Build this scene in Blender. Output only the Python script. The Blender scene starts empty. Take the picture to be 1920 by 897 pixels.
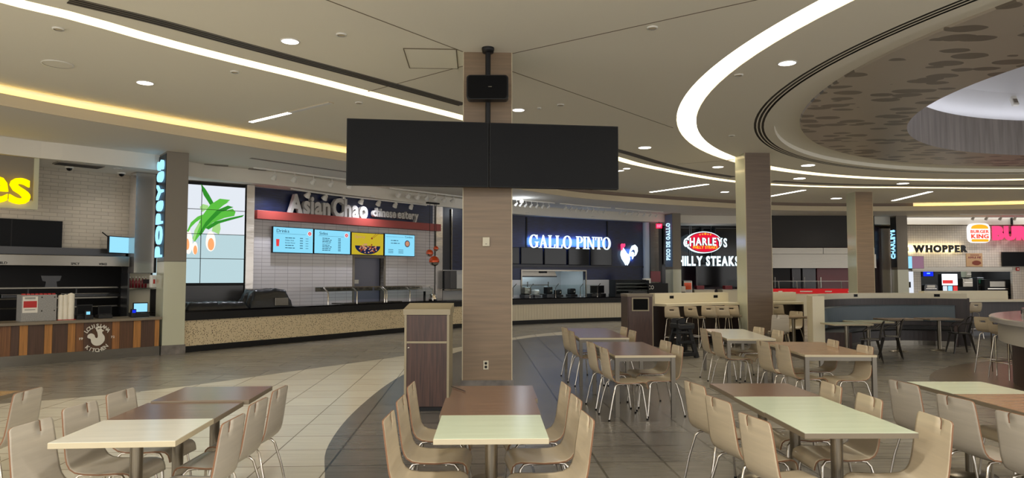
import bpy, bmesh, math, random
from mathutils import Vector, Matrix
from mathutils.geometry import tessellate_polygon
random.seed(7)
C = bpy.context.scene.collection
PI = math.pi
# ------------------------------------------------------------------ camera
FPX = 1330.0; PITCH = math.radians(3.08); EYE = 1.70
cd = bpy.data.cameras.new('camera'); cam = bpy.data.objects.new('camera', cd); C.objects.link(cam)
cd.sensor_width = 36.0; cd.lens = 36.0*FPX/1920.0; cd.clip_end = 200
cam.location = (0, 0, EYE); cam.rotation_euler = (PI/2+PITCH, 0, 0)
bpy.context.scene.camera = cam
# ------------------------------------------------------------------ world, exposure
sc = bpy.context.scene
w = bpy.data.worlds.new('world'); sc.world = w; w.use_nodes = True
w.node_tree.nodes['Background'].inputs[0].default_value = (1.0, 0.98, 0.955, 1)
w.node_tree.nodes['Background'].inputs[1].default_value = 1.3
sc.view_settings.view_transform = 'Standard'; sc.view_settings.look = 'None'
sc.view_settings.gamma = 1.0; sc.view_settings.use_curve_mapping = False
sc.view_settings.exposure = 0.70
COVE = 5.0; DOWN = 95.0; SHOP = 1.0
# ------------------------------------------------------------------ geometry helpers
def W(px, py, z):
    u = (px-960)/FPX; v = (448.5-py)/FPX
    dy = math.cos(PITCH)-v*math.sin(PITCH); dz = math.sin(PITCH)+v*math.cos(PITCH)
    t = (z-EYE)/dz
    return (u*t, dy*t)
def ray(px, py):
    u = (px-960)/FPX; v = (448.5-py)/FPX
    return (u, math.cos(PITCH)-v*math.sin(PITCH), math.sin(PITCH)+v*math.cos(PITCH))
class Frame:
    """a vertical plane: origin A, local x towards B, local -y towards the viewer"""
    def __init__(s, A, B):
        s.A = Vector(A); d = Vector(B)-Vector(A); s.L = d.length; s.d = d.normalized()
        s.n = Vector((s.d.y, -s.d.x)); s.rz = math.atan2(s.d.y, s.d.x)
    def pt(s, u, z=0.0, off=0.0):
        p = s.A+s.d*u+s.n*off; return (p.x, p.y, z)
    def hit(s, px, py, off=0.0):
        r = ray(px, py); A = s.A+s.n*off
        k = (A.x*s.n.x+A.y*s.n.y)/(r[0]*s.n.x+r[1]*s.n.y)
        q = Vector((r[0]*k, r[1]*k)); return ((q-A).dot(s.d), EYE+r[2]*k)
    def rect(s, x0, y0, x1, y1, off=0.0):
        ym = (y0+y1)/2; xm = (x0+x1)/2
        return s.hit(x0, ym, off)[0], s.hit(x1, ym, off)[0], s.hit(xm, y1, off)[1], s.hit(xm, y0, off)[1]
    def shift(s, k):
        return Frame(s.A-s.n*k, s.A-s.n*k+s.d*s.L)
def catmull(pts, n=8):
    P = [Vector(p) for p in pts]; P = [P[0]*2-P[1]]+P+[P[-1]*2-P[-2]]; out = []
    for i in range(1, len(P)-2):
        a, b, c, d = P[i-1:i+3]
        for k in range(n):
            t = k/n
            out.append(0.5*((2*b)+(c-a)*t+(2*a-5*b+4*c-d)*t*t+(3*b-a-3*c+d)*t**3))
    out.append(P[-2]); return out
def resample(P, n):
    L = [0]
    for a, b in zip(P, P[1:]): L.append(L[-1]+(b-a).length)
    out = []; j = 0
    for i in range(n):
        t = L[-1]*i/(n-1)
        while j < len(L)-2 and L[j+1] < t: j += 1
        k = (t-L[j])/max(1e-9, L[j+1]-L[j]); out.append(P[j].lerp(P[j+1], min(1, max(0, k))))
    return out
def offset2(P, k):
    out = []
    for i, p in enumerate(P):
        d = (P[min(i+1, len(P)-1)]-P[max(i-1, 0)]).normalized()
        out.append(Vector((p.x-d.y*k, p.y+d.x*k)))
    return out
class MB:
    def __init__(s): s.v = []; s.f = []; s.m = []; s.sm = []
    def add(s, v, f, mi=0, smooth=False):
        b = len(s.v); s.v += [tuple(x) for x in v]
        for q in f: s.f.append(tuple(b+i for i in q)); s.m.append(mi); s.sm.append(smooth)
        return s
    def box(s, x0, x1, y0, y1, z0, z1, mi=0, bev=0.0):
        if x0 > x1: x0, x1 = x1, x0
        if y0 > y1: y0, y1 = y1, y0
        if z0 > z1: z0, z1 = z1, z0
        bev = min(bev, (x1-x0)*.45, (y1-y0)*.45, (z1-z0)*.45)
        if bev <= 0:
            v = [(x, y, z) for x in (x0, x1) for y in (y0, y1) for z in (z0, z1)]
            return s.add(v, [(0, 1, 3, 2), (4, 6, 7, 5), (0, 4, 5, 1), (2, 3, 7, 6), (0, 2, 6, 4), (1, 5, 7, 3)], mi)
        bm = bmesh.new(); bmesh.ops.create_cube(bm, size=1)
        for q in bm.verts: q.co = ((x0+x1)/2+q.co.x*(x1-x0), (y0+y1)/2+q.co.y*(y1-y0), (z0+z1)/2+q.co.z*(z1-z0))
        bmesh.ops.bevel(bm, geom=bm.edges[:], offset=bev, segments=2, profile=.5, affect='EDGES')
        return s.bm(bm, mi)
    def bm(s, bm, mi=0, smooth=False, mat=None):
        bm.verts.index_update()
        v = [(mat @ q.co if mat else q.co) for q in bm.verts]
        s.add(v, [[q.index for q in f.verts] for f in bm.faces], mi, smooth); bm.free(); return s
    def tube(s, pts, r, seg=8, mi=0, caps=True, radii=None):
        P = [Vector(p) for p in pts]; n = len(P); v = []; prev = None
        for i, p in enumerate(P):
            d = (P[min(i+1, n-1)]-P[max(i-1, 0)]).normalized()
            if prev is None:
                a = Vector((0, 0, 1)) if abs(d.z) < .9 else Vector((1, 0, 0)); x = d.cross(a).normalized()
            else: x = (prev-d*prev.dot(d)).normalized()
            prev = x; y = d.cross(x); rr = radii[i] if radii else r
            for k in range(seg):
                t = 2*PI*k/seg; v.append(p+x*math.cos(t)*rr+y*math.sin(t)*rr)
        f = [(i*seg+k, i*seg+(k+1) % seg, (i+1)*seg+(k+1) % seg, (i+1)*seg+k) for i in range(n-1) for k in range(seg)]
        s.add(v, f, mi, True)
        if caps:
            s.add(v[:seg], [tuple(range(seg-1, -1, -1))], mi); s.add(v[-seg:], [tuple(range(seg))], mi)
        return s
    def cyl(s, x, y, z0, z1, r, seg=20, mi=0, r1=None):
        return s.lathe([(0, z0), (r, z0), (r1 if r1 is not None else r, z1), (0, z1)], (x, y, 0), seg, mi, False)
    def lathe(s, prof, c=(0, 0, 0), seg=20, mi=0, smooth=True, axis='z'):
        v = []
        for (r, z) in prof:
            for k in range(seg):
                t = 2*PI*k/seg; a, b = r*math.cos(t), r*math.sin(t)
                q = (a, b, z) if axis == 'z' else ((a, z, b) if axis == 'y' else (z, a, b))
                v.append((c[0]+q[0], c[1]+q[1], c[2]+q[2]))
        f = []
        for i in range(len(prof)-1):
            for k in range(seg):
                q = (i*seg+k, i*seg+(k+1) % seg, (i+1)*seg+(k+1) % seg, (i+1)*seg+k)
                f.append(q if axis != 'y' else q[::-1])
        return s.add(v, f, mi, smooth)
    def prism(s, poly, y0, y1, mi=0, side=None):
        """polygon in local x,z extruded from y0 (front) to y1 (back)"""
        n = len(poly); v = [(x, y0, z) for x, z in poly]+[(x, y1, z) for x, z in poly]
        tri = tessellate_polygon([[Vector((x, z, 0)) for x, z in poly]])
        s.add(v, [tuple(t) for t in tri]+[tuple(i+n for i in t[::-1]) for t in tri], mi)
        s.add(v, [(i, (i+1) % n, (i+1) % n+n, i+n) for i in range(n)], mi if side is None else side)
        return s
    def slab(s, poly, z0, z1, mi=0):
        n = len(poly); v = [(p[0], p[1], z0) for p in poly]+[(p[0], p[1], z1) for p in poly]
        tri = tessellate_polygon([[Vector((p[0], p[1], 0)) for p in poly]])
        s.add(v, [tuple(t) for t in tri]+[tuple(i+n for i in t) for t in tri], mi)
        s.add(v, [(i, (i+1) % n, (i+1) % n+n, i+n) for i in range(n)], mi)
        return s
    def band(s, P, Q, zp, zq, mi=0):
        n = len(P); v = [(p.x, p.y, zp) for p in P]+[(p.x, p.y, zq) for p in Q]
        return s.add(v, [(i, i+1, n+i+1, n+i) for i in range(n-1)], mi)
    def sweep(s, P, prof, mi=0, caps=True):
        """profile of (offset to the left of the path, z), closed, swept along the plan polyline P"""
        m = len(prof); v = []
        for i, p in enumerate(P):
            d = (P[min(i+1, len(P)-1)]-P[max(i-1, 0)]).normalized(); nx, ny = -d.y, d.x
            for (o, z) in prof: v.append((p.x+nx*o, p.y+ny*o, z))
        f = [(i*m+k, (i+1)*m+k, (i+1)*m+(k+1) % m, i*m+(k+1) % m) for i in range(len(P)-1) for k in range(m)]
        s.add(v, f, mi)
        if caps:
            s.add(v[:m], [tuple(range(m))], mi); s.add(v[-m:], [tuple(range(m-1, -1, -1))], mi)
        return s
    def build(s, name, mats, parent=None, loc=(0, 0, 0), rz=0.0, kind=None, fix=True):
        me = bpy.data.meshes.new(name); me.from_pydata(s.v, [], s.f)
        if not isinstance(mats, (list, tuple)): mats = [mats]
        for m in mats: me.materials.append(m)
        me.polygons.foreach_set('material_index', s.m); me.polygons.foreach_set('use_smooth', s.sm)
        me.update()
        if fix:
            b = bmesh.new(); b.from_mesh(me); bmesh.ops.recalc_face_normals(b, faces=b.faces); b.to_mesh(me); b.free()
        o = bpy.data.objects.new(name, me); C.objects.link(o); o.parent = parent
        o.location = loc; o.rotation_euler = (0, 0, rz)
        if kind: o['kind'] = kind
        return o
def tag(o, label, cat, group=None, kind=None):
    o['label'] = label; o['category'] = cat
    if group: o['group'] = group
    if kind: o['kind'] = kind
    return o
def thing(name, label, cat, loc=(0, 0, 0), rz=0.0, group=None):
    o = bpy.data.objects.new(name, None); C.objects.link(o); o.empty_display_size = .1
    o.location = loc; o.rotation_euler = (0, 0, rz); return tag(o, label, cat, group)
def copy_tree(o, parent=None):
    c = o.copy(); C.objects.link(c); c.parent = parent
    for ch in [x for x in KIDS(o)]: copy_tree(ch, c)
    return c
def KIDS(o): return [x for x in C.objects if x.parent == o]
def struct(name, mb, m, **k): return mb.build(name, m, None, kind='structure', **k)
def arc(cx, cy, rx, ry, a0, a1, n):
    return [(cx+rx*math.cos(math.radians(a0+(a1-a0)*i/n)), cy+ry*math.sin(math.radians(a0+(a1-a0)*i/n))) for i in range(n+1)]
def ring2(cx, cy, r, a0=0, a1=360, n=96):
    return [Vector((cx+r*math.cos(math.radians(a0+(a1-a0)*i/n)), cy+r*math.sin(math.radians(a0+(a1-a0)*i/n)))) for i in range(n+1)]
def rrect(x0, x1, z0, z1, r, n=5):
    return arc(x1-r, z0+r, r, r, -90, 0, n)+arc(x1-r, z1-r, r, r, 0, 90, n)+arc(x0+r, z1-r, r, r, 90, 180, n)+arc(x0+r, z0+r, r, r, 180, 270, n)
# ------------------------------------------------------------------ materials
def lin(c):
    return tuple(((x/255)/12.92 if x/255 <= .04045 else ((x/255+.055)/1.055)**2.4) for x in c)+(1,)
def mat(name, c, rough=.5, metal=0.0, emit=None, es=1.0, spec=None, var=0.0, vs=(6, 6, 6), coat=0.0, bump=0.0):
    m = bpy.data.materials.new(name); m.use_nodes = True; nt = m.node_tree; b = nt.nodes['Principled BSDF']
    b.inputs['Base Color'].default_value = lin(c); b.inputs['Roughness'].default_value = rough
    b.inputs['Metallic'].default_value = metal
    if spec is not None: b.inputs['Specular IOR Level'].default_value = spec
    if coat: b.inputs['Coat Weight'].default_value = coat; b.inputs['Coat Roughness'].default_value = .08
    if emit:
        b.inputs['Emission Color'].default_value = lin(emit); b.inputs['Emission Strength'].default_value = es
    if var or bump:
        tc = nt.nodes.new('ShaderNodeTexCoord'); mp = nt.nodes.new('ShaderNodeMapping'); mp.inputs['Scale'].default_value = vs
        nz = nt.nodes.new('ShaderNodeTexNoise'); nz.inputs['Scale'].default_value = 1.0; nz.inputs['Detail'].default_value = 6
        nt.links.new(tc.outputs['Object'], mp.inputs[0]); nt.links.new(mp.outputs[0], nz.inputs['Vector'])
        if var:
            r = nt.nodes.new('ShaderNodeValToRGB'); r.color_ramp.elements[0].position = .3; r.color_ramp.elements[1].position = .7
            r.color_ramp.elements[0].color = lin([max(0, x*(1-var)) for x in c]); r.color_ramp.elements[1].color = lin([min(255, x*(1+var)) for x in c])
            nt.links.new(nz.outputs[0], r.inputs[0]); nt.links.new(r.outputs[0], b.inputs['Base Color'])
        if bump:
            bp = nt.nodes.new('ShaderNodeBump'); bp.inputs['Strength'].default_value = bump; bp.inputs['Distance'].default_value = .02
            nt.links.new(nz.outputs[0], bp.inputs['Height']); nt.links.new(bp.outputs[0], b.inputs['Normal'])
    return m
def glow(name, c, s):
    m = bpy.data.materials.new(name); m.use_nodes = True; nt = m.node_tree; nt.nodes.clear()
    e = nt.nodes.new('ShaderNodeEmission'); e.inputs[0].default_value = lin(c); e.inputs[1].default_value = s
    o = nt.nodes.new('ShaderNodeOutputMaterial'); nt.links.new(e.outputs[0], o.inputs[0]); return m
def tile(name, c1, c2, mortar, w_, h_, ms, rough, rot=(0, 0, 0), off=.5, stain=0.0, bump=.3, loc=(0, 0, 0)):
    m = bpy.data.materials.new(name); m.use_nodes = True; nt = m.node_tree; b = nt.nodes['Principled BSDF']
    tc = nt.nodes.new('ShaderNodeTexCoord'); mp = nt.nodes.new('ShaderNodeMapping'); mp.inputs['Rotation'].default_value = rot
    mp.inputs['Location'].default_value = loc
    br = nt.nodes.new('ShaderNodeTexBrick'); br.inputs['Scale'].default_value = 1.0; br.offset = off
    br.inputs['Color1'].default_value = lin(c1); br.inputs['Color2'].default_value = lin(c2); br.inputs['Mortar'].default_value = lin(mortar)
    br.inputs['Brick Width'].default_value = w_; br.inputs['Row Height'].default_value = h_; br.inputs['Mortar Size'].default_value = ms
    br.inputs['Mortar Smooth'].default_value = .1
    nt.links.new(tc.outputs['Object'], mp.inputs[0]); nt.links.new(mp.outputs[0], br.inputs['Vector'])
    col = br.outputs['Color']
    if stain:
        m2 = nt.nodes.new('ShaderNodeMapping'); m2.inputs['Scale'].default_value = (1.2, 9, 1); m2.inputs['Rotation'].default_value = rot
        nz = nt.nodes.new('ShaderNodeTexNoise'); nz.inputs['Scale'].default_value = 1.6; nz.inputs['Detail'].default_value = 8
        nt.links.new(tc.outputs['Object'], m2.inputs[0]); nt.links.new(m2.outputs[0], nz.inputs['Vector'])
        r = nt.nodes.new('ShaderNodeValToRGB'); r.color_ramp.elements[0].position = .3; r.color_ramp.elements[1].position = .75
        r.color_ramp.elements[0].color = (1-stain,)*3+(1,); r.color_ramp.elements[1].color = (1, 1, 1, 1)
        mx = nt.nodes.new('ShaderNodeMixRGB'); mx.blend_type = 'MULTIPLY'; mx.inputs[0].default_value = 1
        nt.links.new(nz.outputs[0], r.inputs[0]); nt.links.new(col, mx.inputs[1]); nt.links.new(r.outputs[0], mx.inputs[2]); col = mx.outputs[0]
    nt.links.new(col, b.inputs['Base Color']); b.inputs['Roughness'].default_value = rough
    if bump:
        bp = nt.nodes.new('ShaderNodeBump'); bp.inputs['Strength'].default_value = bump; bp.inputs['Distance'].default_value = .004; bp.invert = True
        nt.links.new(br.outputs['Fac'], bp.inputs['Height']); nt.links.new(bp.outputs[0], b.inputs['Normal'])
    return m
ZWALL = (-PI/2, 0, 0)   # turns local x,z into the brick texture's x,y
M = {}
M['ceil'] = mat('ceiling_paint', (234, 230, 216), .9)
M['ceil_grey'] = mat('perimeter_paint', (226, 221, 210), .9)
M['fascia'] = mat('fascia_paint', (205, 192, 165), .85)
M['cove_in'] = mat('cove_plaster', (245, 235, 210), .8)
M['cove_brown'] = mat('unlit_cove', (96, 80, 66), .8)  # dark brown stands in for shade inside the switched-off cove
M['led'] = glow('warm_led', (255, 235, 192), COVE)
M['ledy'] = glow('yellow_led', (255, 220, 120), 9.0)
M['led2'] = glow('cream_led', (255, 240, 208), 3.6)
M['white_led'] = glow('white_led', (255, 250, 240), 6.0)
M['slot'] = mat('slot_dark', (45, 42, 38), .5)
M['slot_rail'] = mat('slot_rail', (120, 112, 100), .4, .3)
M['joint'] = mat('ceiling_joint', (110, 98, 78), .9)
M['taupe_floor'] = tile('taupe_floor_tile', (160, 154, 141), (142, 136, 125), (96, 92, 84), 1.22, .61, .008, .27, (0, 0, -math.radians(2.9)), .5, .42, loc=(.1, .15, 0))
M['cream_floor'] = tile('cream_floor_tile', (214, 208, 192), (203, 196, 179), (134, 124, 104), .61, .61, .007, .24, (0, 0, -math.radians(2.9)), 0, .12, loc=(.1, .15, 0))
M['dark_floor'] = tile('dark_floor_tile', (112, 107, 101), (98, 95, 91), (36, 34, 33), .61, .61, .011, .27, (0, 0, -math.radians(2.9)), 0, .3, loc=(.1, .15, 0))
M['brown_floor'] = tile('brown_floor_tile', (112, 92, 76), (104, 86, 72), (60, 52, 46), 1.22, .61, .006, .28, (0, 0, .4), .5, .3)
M['wood_pillar'] = mat('horizontal_oak_laminate', (126, 106, 84), .42, var=.07, vs=(1.2, 1.2, 26))
M['wood_pillar2'] = mat('horizontal_brown_laminate', (114, 98, 84), .42, var=.07, vs=(1.2, 1.2, 26))
M['pillar_glass'] = mat('pale_glass_tile', (196, 196, 172), .12)
M['pillar_grey'] = mat('grey_laminate', (128, 120, 108), .5)
M['base_grey'] = mat('scuffed_grey_base', (110, 104, 98), .45, .2, var=.2, vs=(5, 5, 5))
M['walnut'] = mat('dark_walnut_laminate', (66, 44, 36), .38, var=.25, vs=(60, 60, 2.5))
M['walnut_dk'] = mat('very_dark_walnut', (44, 32, 30), .4, var=.22, vs=(50, 50, 2.5))
M['bin_trim'] = mat('bin_solid_surface', (150, 138, 112), .4)
M['black'] = mat('satin_black', (20, 20, 22), .45, spec=.3)
M['blackgloss'] = mat('gloss_black', (12, 12, 16), .1, spec=.3)
M['screen_off'] = mat('switched_off_screen', (17, 18, 21), .5, spec=.15)
M['rubber'] = mat('black_rubber', (14, 14, 15), .7, spec=.1)
M['chrome'] = mat('chrome_tube', (205, 198, 188), .18, 1.0)
M['steel'] = mat('brushed_steel', (132, 127, 118), .24, 1.0, bump=.04, vs=(1, 1, 12))
M['steel_wavy'] = mat('wavy_polished_steel', (196, 190, 184), .2, .75, bump=.5, vs=(.8, .8, 2.2))
M['steel_dk'] = mat('dark_steel', (82, 82, 84), .35, .8)
M['ped'] = mat('brushed_pedestal', (130, 122, 108), .3, .9, var=.1, vs=(20, 20, 3))
M['frame_steel'] = mat('table_frame_metal', (120, 114, 104), .35, .8)
M['top_white'] = mat('pale_green_laminate', (198, 208, 182), .22, var=.02, vs=(2, 30, 2))
M['top_cream'] = mat('cream_laminate', (214, 210, 196), .2, var=.02, vs=(2, 30, 2))
M['top_brown'] = mat('brown_wood_laminate', (112, 84, 66), .22, var=.16, vs=(2, 40, 2))
M['top_tan'] = mat('tan_wood_laminate', (150, 118, 88), .24, var=.13, vs=(2, 40, 2))
M['edge_grey'] = mat('grey_table_edge', (120, 108, 90), .4)
M['edge_cream'] = mat('cream_table_edge', (188, 176, 148), .4)
M['ply'] = mat('ash_veneer', (198, 182, 154), .32, var=.03, vs=(2.5, 2.5, 40), coat=.15)
M['ply_grey'] = mat('greyish_ash_veneer', (186, 177, 162), .32, var=.03, vs=(2.5, 2.5, 40), coat=.15)
M['ply_edge'] = mat('orange_plywood_edge', (122, 84, 56), .5)
M['quartz'] = mat('cream_solid_surface', (222, 212, 184), .35)
M['navy'] = mat('navy_wood_panel', (22, 30, 62), .35, var=.3, vs=(3, 3, 50))
M['navy_dk'] = mat('dark_navy', (18, 22, 38), .3)
M['white_wall'] = mat('white_wall_panel', (196, 196, 196), .4)
M['letter'] = mat('off_white_letter', (190, 186, 182), .6)
M['red_strip'] = mat('brick_red_fascia', (150, 62, 56), .45)
M['dark_red'] = mat('dark_red_wall', (116, 22, 32), .3)
M['maroon'] = mat('maroon_black_panel', (38, 22, 30), .25)
M['charcoal'] = mat('charcoal_panel', (38, 35, 34), .6)
M['bluegrey'] = mat('blue_grey_vinyl', (84, 98, 106), .45, bump=.05)
M['seat_vinyl'] = mat('dark_seat_vinyl', (42, 42, 42), .3)
M['gunmetal'] = mat('gunmetal_paint', (66, 62, 58), .35, .7)
M['plastic_black'] = mat('black_moulded_plastic', (24, 24, 26), .5)
M['white_plastic'] = mat('white_plastic', (225, 222, 214), .35)
M['beige_plastic'] = mat('beige_plastic', (196, 188, 166), .4)
M['grey_box'] = mat('grey_speckled_box', (150, 148, 144), .6, var=.1, vs=(60, 60, 60))
M['stone_top'] = mat('taupe_worktop', (128, 116, 98), .35)
M['grey_top'] = mat('grey_quartz_top', (176, 170, 164), .15)
M['apron'] = mat('grey_apron', (190, 184, 172), .4)
M['paper'] = mat('white_paper', (232, 226, 214), .7)
M['cup'] = mat('white_paper_cup', (236, 228, 210), .6)
M['red'] = mat('red_print', (190, 40, 36), .5)
M['glow_yellow'] = glow('yellow_letter_light', (255, 210, 0), 1.15)
M['glow_blue'] = glow('blue_white_light', (150, 212, 250), .95)
M['glow_white'] = glow('white_letter_light', (215, 240, 250), 1.1)
M['glow_pink'] = glow('pink_letter_light', (255, 70, 120), .85)
M['glow_red'] = glow('red_sign_light', (215, 26, 56), .75)
M['glow_exit'] = glow('exit_light', (255, 20, 60), 1.5)
M['glow_orange'] = glow('orange_sign_light', (255, 165, 40), .85)
M['glow_warm'] = glow('warm_backlight', (255, 226, 150), 3.0)
M['scr_cyan'] = glow('cyan_menu_screen', (135, 212, 240), .68)
M['scr_ltblue'] = glow('light_blue_screen', (150, 218, 248), .7)
M['scr_white'] = glow('video_wall_backdrop', (214, 220, 228), .72)
M['scr_water'] = glow('video_wall_water', (180, 206, 212), .68)
M['scr_green'] = glow('leaf_green', (92, 186, 66), .66)
M['scr_green2'] = glow('leaf_dark_green', (52, 146, 46), .6)
M['scr_green3'] = glow('leaf_light_green', (160, 212, 130), .66)
M['scr_egg'] = glow('egg_white', (250, 240, 232), .72)
M['scr_yolk'] = glow('egg_yolk', (244, 168, 110), .68)
M['scr_yellow'] = glow('yellow_picture', (206, 182, 48), .55)
M['scr_tan'] = glow('fried_food', (206, 150, 118), .55)
M['scr_brown'] = glow('brown_food', (150, 70, 40), .5)
M['scr_navy'] = glow('picture_plate', (30, 36, 70), .6)
M['scr_ink'] = glow('menu_ink', (40, 80, 110), .35)
M['scr_redink'] = glow('menu_red', (205, 60, 60), .8)
M['scr_royal'] = glow('royal_blue_screen', (20, 40, 200), 1.0)
M['orange_glass'] = mat('amber_glass', (200, 74, 26), .08, .3)
M['cloth_black'] = mat('black_tarp', (26, 27, 30), .3, bump=.5, vs=(8, 8, 8))
M['ink'] = mat('black_ink', (20, 20, 22), .6)
M['white_paint'] = mat('white_paint', (226, 220, 206), .6)
M['glass'] = mat('clear_glass', (230, 238, 238), .03); _b = M['glass'].node_tree.nodes['Principled BSDF']
_b.inputs['Transmission Weight'].default_value = 1.0; _b.inputs['IOR'].default_value = 1.1
M['subway'] = tile('white_subway_tile', (206, 202, 204), (200, 196, 198), (160, 156, 158), .40, .10, .006, .22, ZWALL, .0, 0, .2)
M['brickwhite'] = tile('white_painted_brick', (200, 190, 172), (192, 182, 166), (172, 163, 148), .30, .085, .007, .6, ZWALL, .5, .12, .8)
M['squaretile'] = tile('cream_square_tile', (205, 194, 176), (194, 184, 170), (160, 150, 138), .115, .115, .006, .14, ZWALL, 0, 0, .5)
M['flute'] = mat('fluted_cream_front', (216, 206, 184), .5)
def speckle(name, base, dark, scale, th):
    m = mat(name, base, .6); nt = m.node_tree; b = nt.nodes['Principled BSDF']
    tc = nt.nodes.new('ShaderNodeTexCoord'); v = nt.nodes.new('ShaderNodeTexVoronoi'); v.inputs['Scale'].default_value = scale
    r = nt.nodes.new('ShaderNodeValToRGB'); r.color_ramp.interpolation = 'CONSTANT'
    r.color_ramp.elements[0].color = lin(dark); r.color_ramp.elements[1].position = th; r.color_ramp.elements[1].color = lin(base)
    nt.links.new(tc.outputs['Object'], v.inputs['Vector']); nt.links.new(v.outputs['Distance'], r.inputs[0]); nt.links.new(r.outputs[0], b.inputs['Base Color'])
    return m
M['speck'] = speckle('speckled_counter_front', (222, 204, 168), (84, 62, 40), 27, .27)
def patterned():
    m = mat('leaf_print_ceiling', (130, 122, 112), .35); nt = m.node_tree; b = nt.nodes['Principled BSDF']
    tc = nt.nodes.new('ShaderNodeTexCoord'); mp = nt.nodes.new('ShaderNodeMapping'); mp.inputs['Scale'].default_value = (2.2, 4.2, 1); mp.inputs['Rotation'].default_value = (0, 0, .5)
    nz = nt.nodes.new('ShaderNodeTexNoise'); nz.inputs['Scale'].default_value = .9; nz.inputs['Detail'].default_value = 2
    v = nt.nodes.new('ShaderNodeTexVoronoi'); v.inputs['Scale'].default_value = 1.0; v.inputs['Randomness'].default_value = 1
    r = nt.nodes.new('ShaderNodeValToRGB'); e = r.color_ramp.elements
    r.color_ramp.interpolation = 'CONSTANT'; e[0].color = lin((122, 113, 102)); e[1].position = .43; e[1].color = lin((186, 176, 162))
    wv = nt.nodes.new('ShaderNodeTexWave'); wv.inputs['Scale'].default_value = 8
    mx = nt.nodes.new('ShaderNodeMixRGB'); mx.blend_type = 'MULTIPLY'; mx.inputs[0].default_value = .25
    ad = nt.nodes.new('ShaderNodeMixRGB'); ad.inputs[0].default_value = .25
    nt.links.new(tc.outputs['Object'], mp.inputs[0]); nt.links.new(mp.outputs[0], nz.inputs['Vector']); nt.links.new(mp.outputs[0], ad.inputs[1]); nt.links.new(nz.outputs['Color'], ad.inputs[2])
    nt.links.new(ad.outputs[0], v.inputs['Vector']); nt.links.new(v.outputs['Distance'], r.inputs[0]); nt.links.new(r.outputs[0], b.inputs['Base Color'])
    return m
M['pattern'] = patterned()
M['ringwood'] = mat('grey_vertical_wood', (142, 134, 130), .5, var=.12, vs=(8, 8, .6))
M['dome'] = mat('dome_plaster', (222, 222, 226), .8)
# ------------------------------------------------------------------ lettering
TXT = {}
def glyph(ch, bold=0.0):
    k = (ch, bold)
    if k not in TXT:
        cu = bpy.data.curves.new('t', 'FONT'); cu.body = ch; cu.size = 1; cu.offset = bold; cu.resolution_u = 3
        o = bpy.data.objects.new('t', cu); C.objects.link(o); dg = bpy.context.evaluated_depsgraph_get()
        me = bpy.data.meshes.new_from_object(o.evaluated_get(dg)); v = [(q.co.x, q.co.y) for q in me.vertices]; f = [tuple(p.vertices) for p in me.polygons]
        C.objects.unlink(o); bpy.data.objects.remove(o); bpy.data.curves.remove(cu); bpy.data.meshes.remove(me)
        # weld the fill so that only the outline has single edges
        key = {}; idx = []; vv = []
        for q in v:
            kk = (round(q[0], 5), round(q[1], 5))
            if kk not in key: key[kk] = len(vv); vv.append(q)
            idx.append(key[kk])
        ff = []
        for p in f:
            q = [idx[i] for i in p]
            if len(set(q)) >= 3: ff.append(tuple(q))
        TXT[k] = (vv, ff)
    return TXT[k]
def extrude_fill(mb, v2, f, fn, depth, mi=0):
    """fn(x, y, d) -> 3D point; d = 0 front, depth = back"""
    n = len(v2); V = [fn(x, y, 0) for x, y in v2]+[fn(x, y, depth) for x, y in v2]
    ed = {}
    for p in f:
        for a, b in zip(p, p[1:]+p[:1]): ed[(a, b)] = 1
    sides = [(a, b, b+n, a+n) for (a, b) in ed if (b, a) not in ed]
    mb.add(V, list(f)+[tuple(i+n for i in p[::-1]) for p in f]+sides, mi)
def text(mb, s, x0, z0, width, height, y=0.0, depth=.02, bold=.0, gap=.08, cap=False, vert=False, mi=0, each=None, space=.35, fn0=None):
    """text in the local x,z plane facing -y, fitted into width x height; vert = read bottom to top"""
    items = []; cx = 0.0
    for ch in s:
        if ch == ' ': cx += space; continue
        v, f = glyph(ch, bold)
        if not v: continue
        xs = [q[0] for q in v]; zs = [q[1] for q in v]; a, b = min(xs), max(xs); lo, hi = min(zs), max(zs)
        if cap: vv = [(q[0]-a+cx, (q[1]-lo)/(hi-lo)*.7) for q in v]
        else: vv = [(q[0]-a+cx, q[1]) for q in v]
        items.append((vv, f)); cx += (b-a)+gap
    tw = cx-gap; zs = [q[1] for v, f in items for q in v]; lo, hi = min(zs), max(zs)
    if not cap and not any(c in 'gjpqy,' for c in s): lo = 0.0
    for i, (v, f) in enumerate(items):
        if vert: fn = lambda a, b, d: (x0+width-(b-lo)/(hi-lo)*width, y+d, z0+a/tw*height)
        else: fn = lambda a, b, d: (x0+a/tw*width, y+d, z0+(b-lo)/(hi-lo)*height)
        if fn0: fn = fn0(tw, lo, hi)
        t = mb if each is None else MB()
        extrude_fill(t, v, f, fn, depth, mi)
        if each is not None: each(t)
SER = {}
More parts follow.
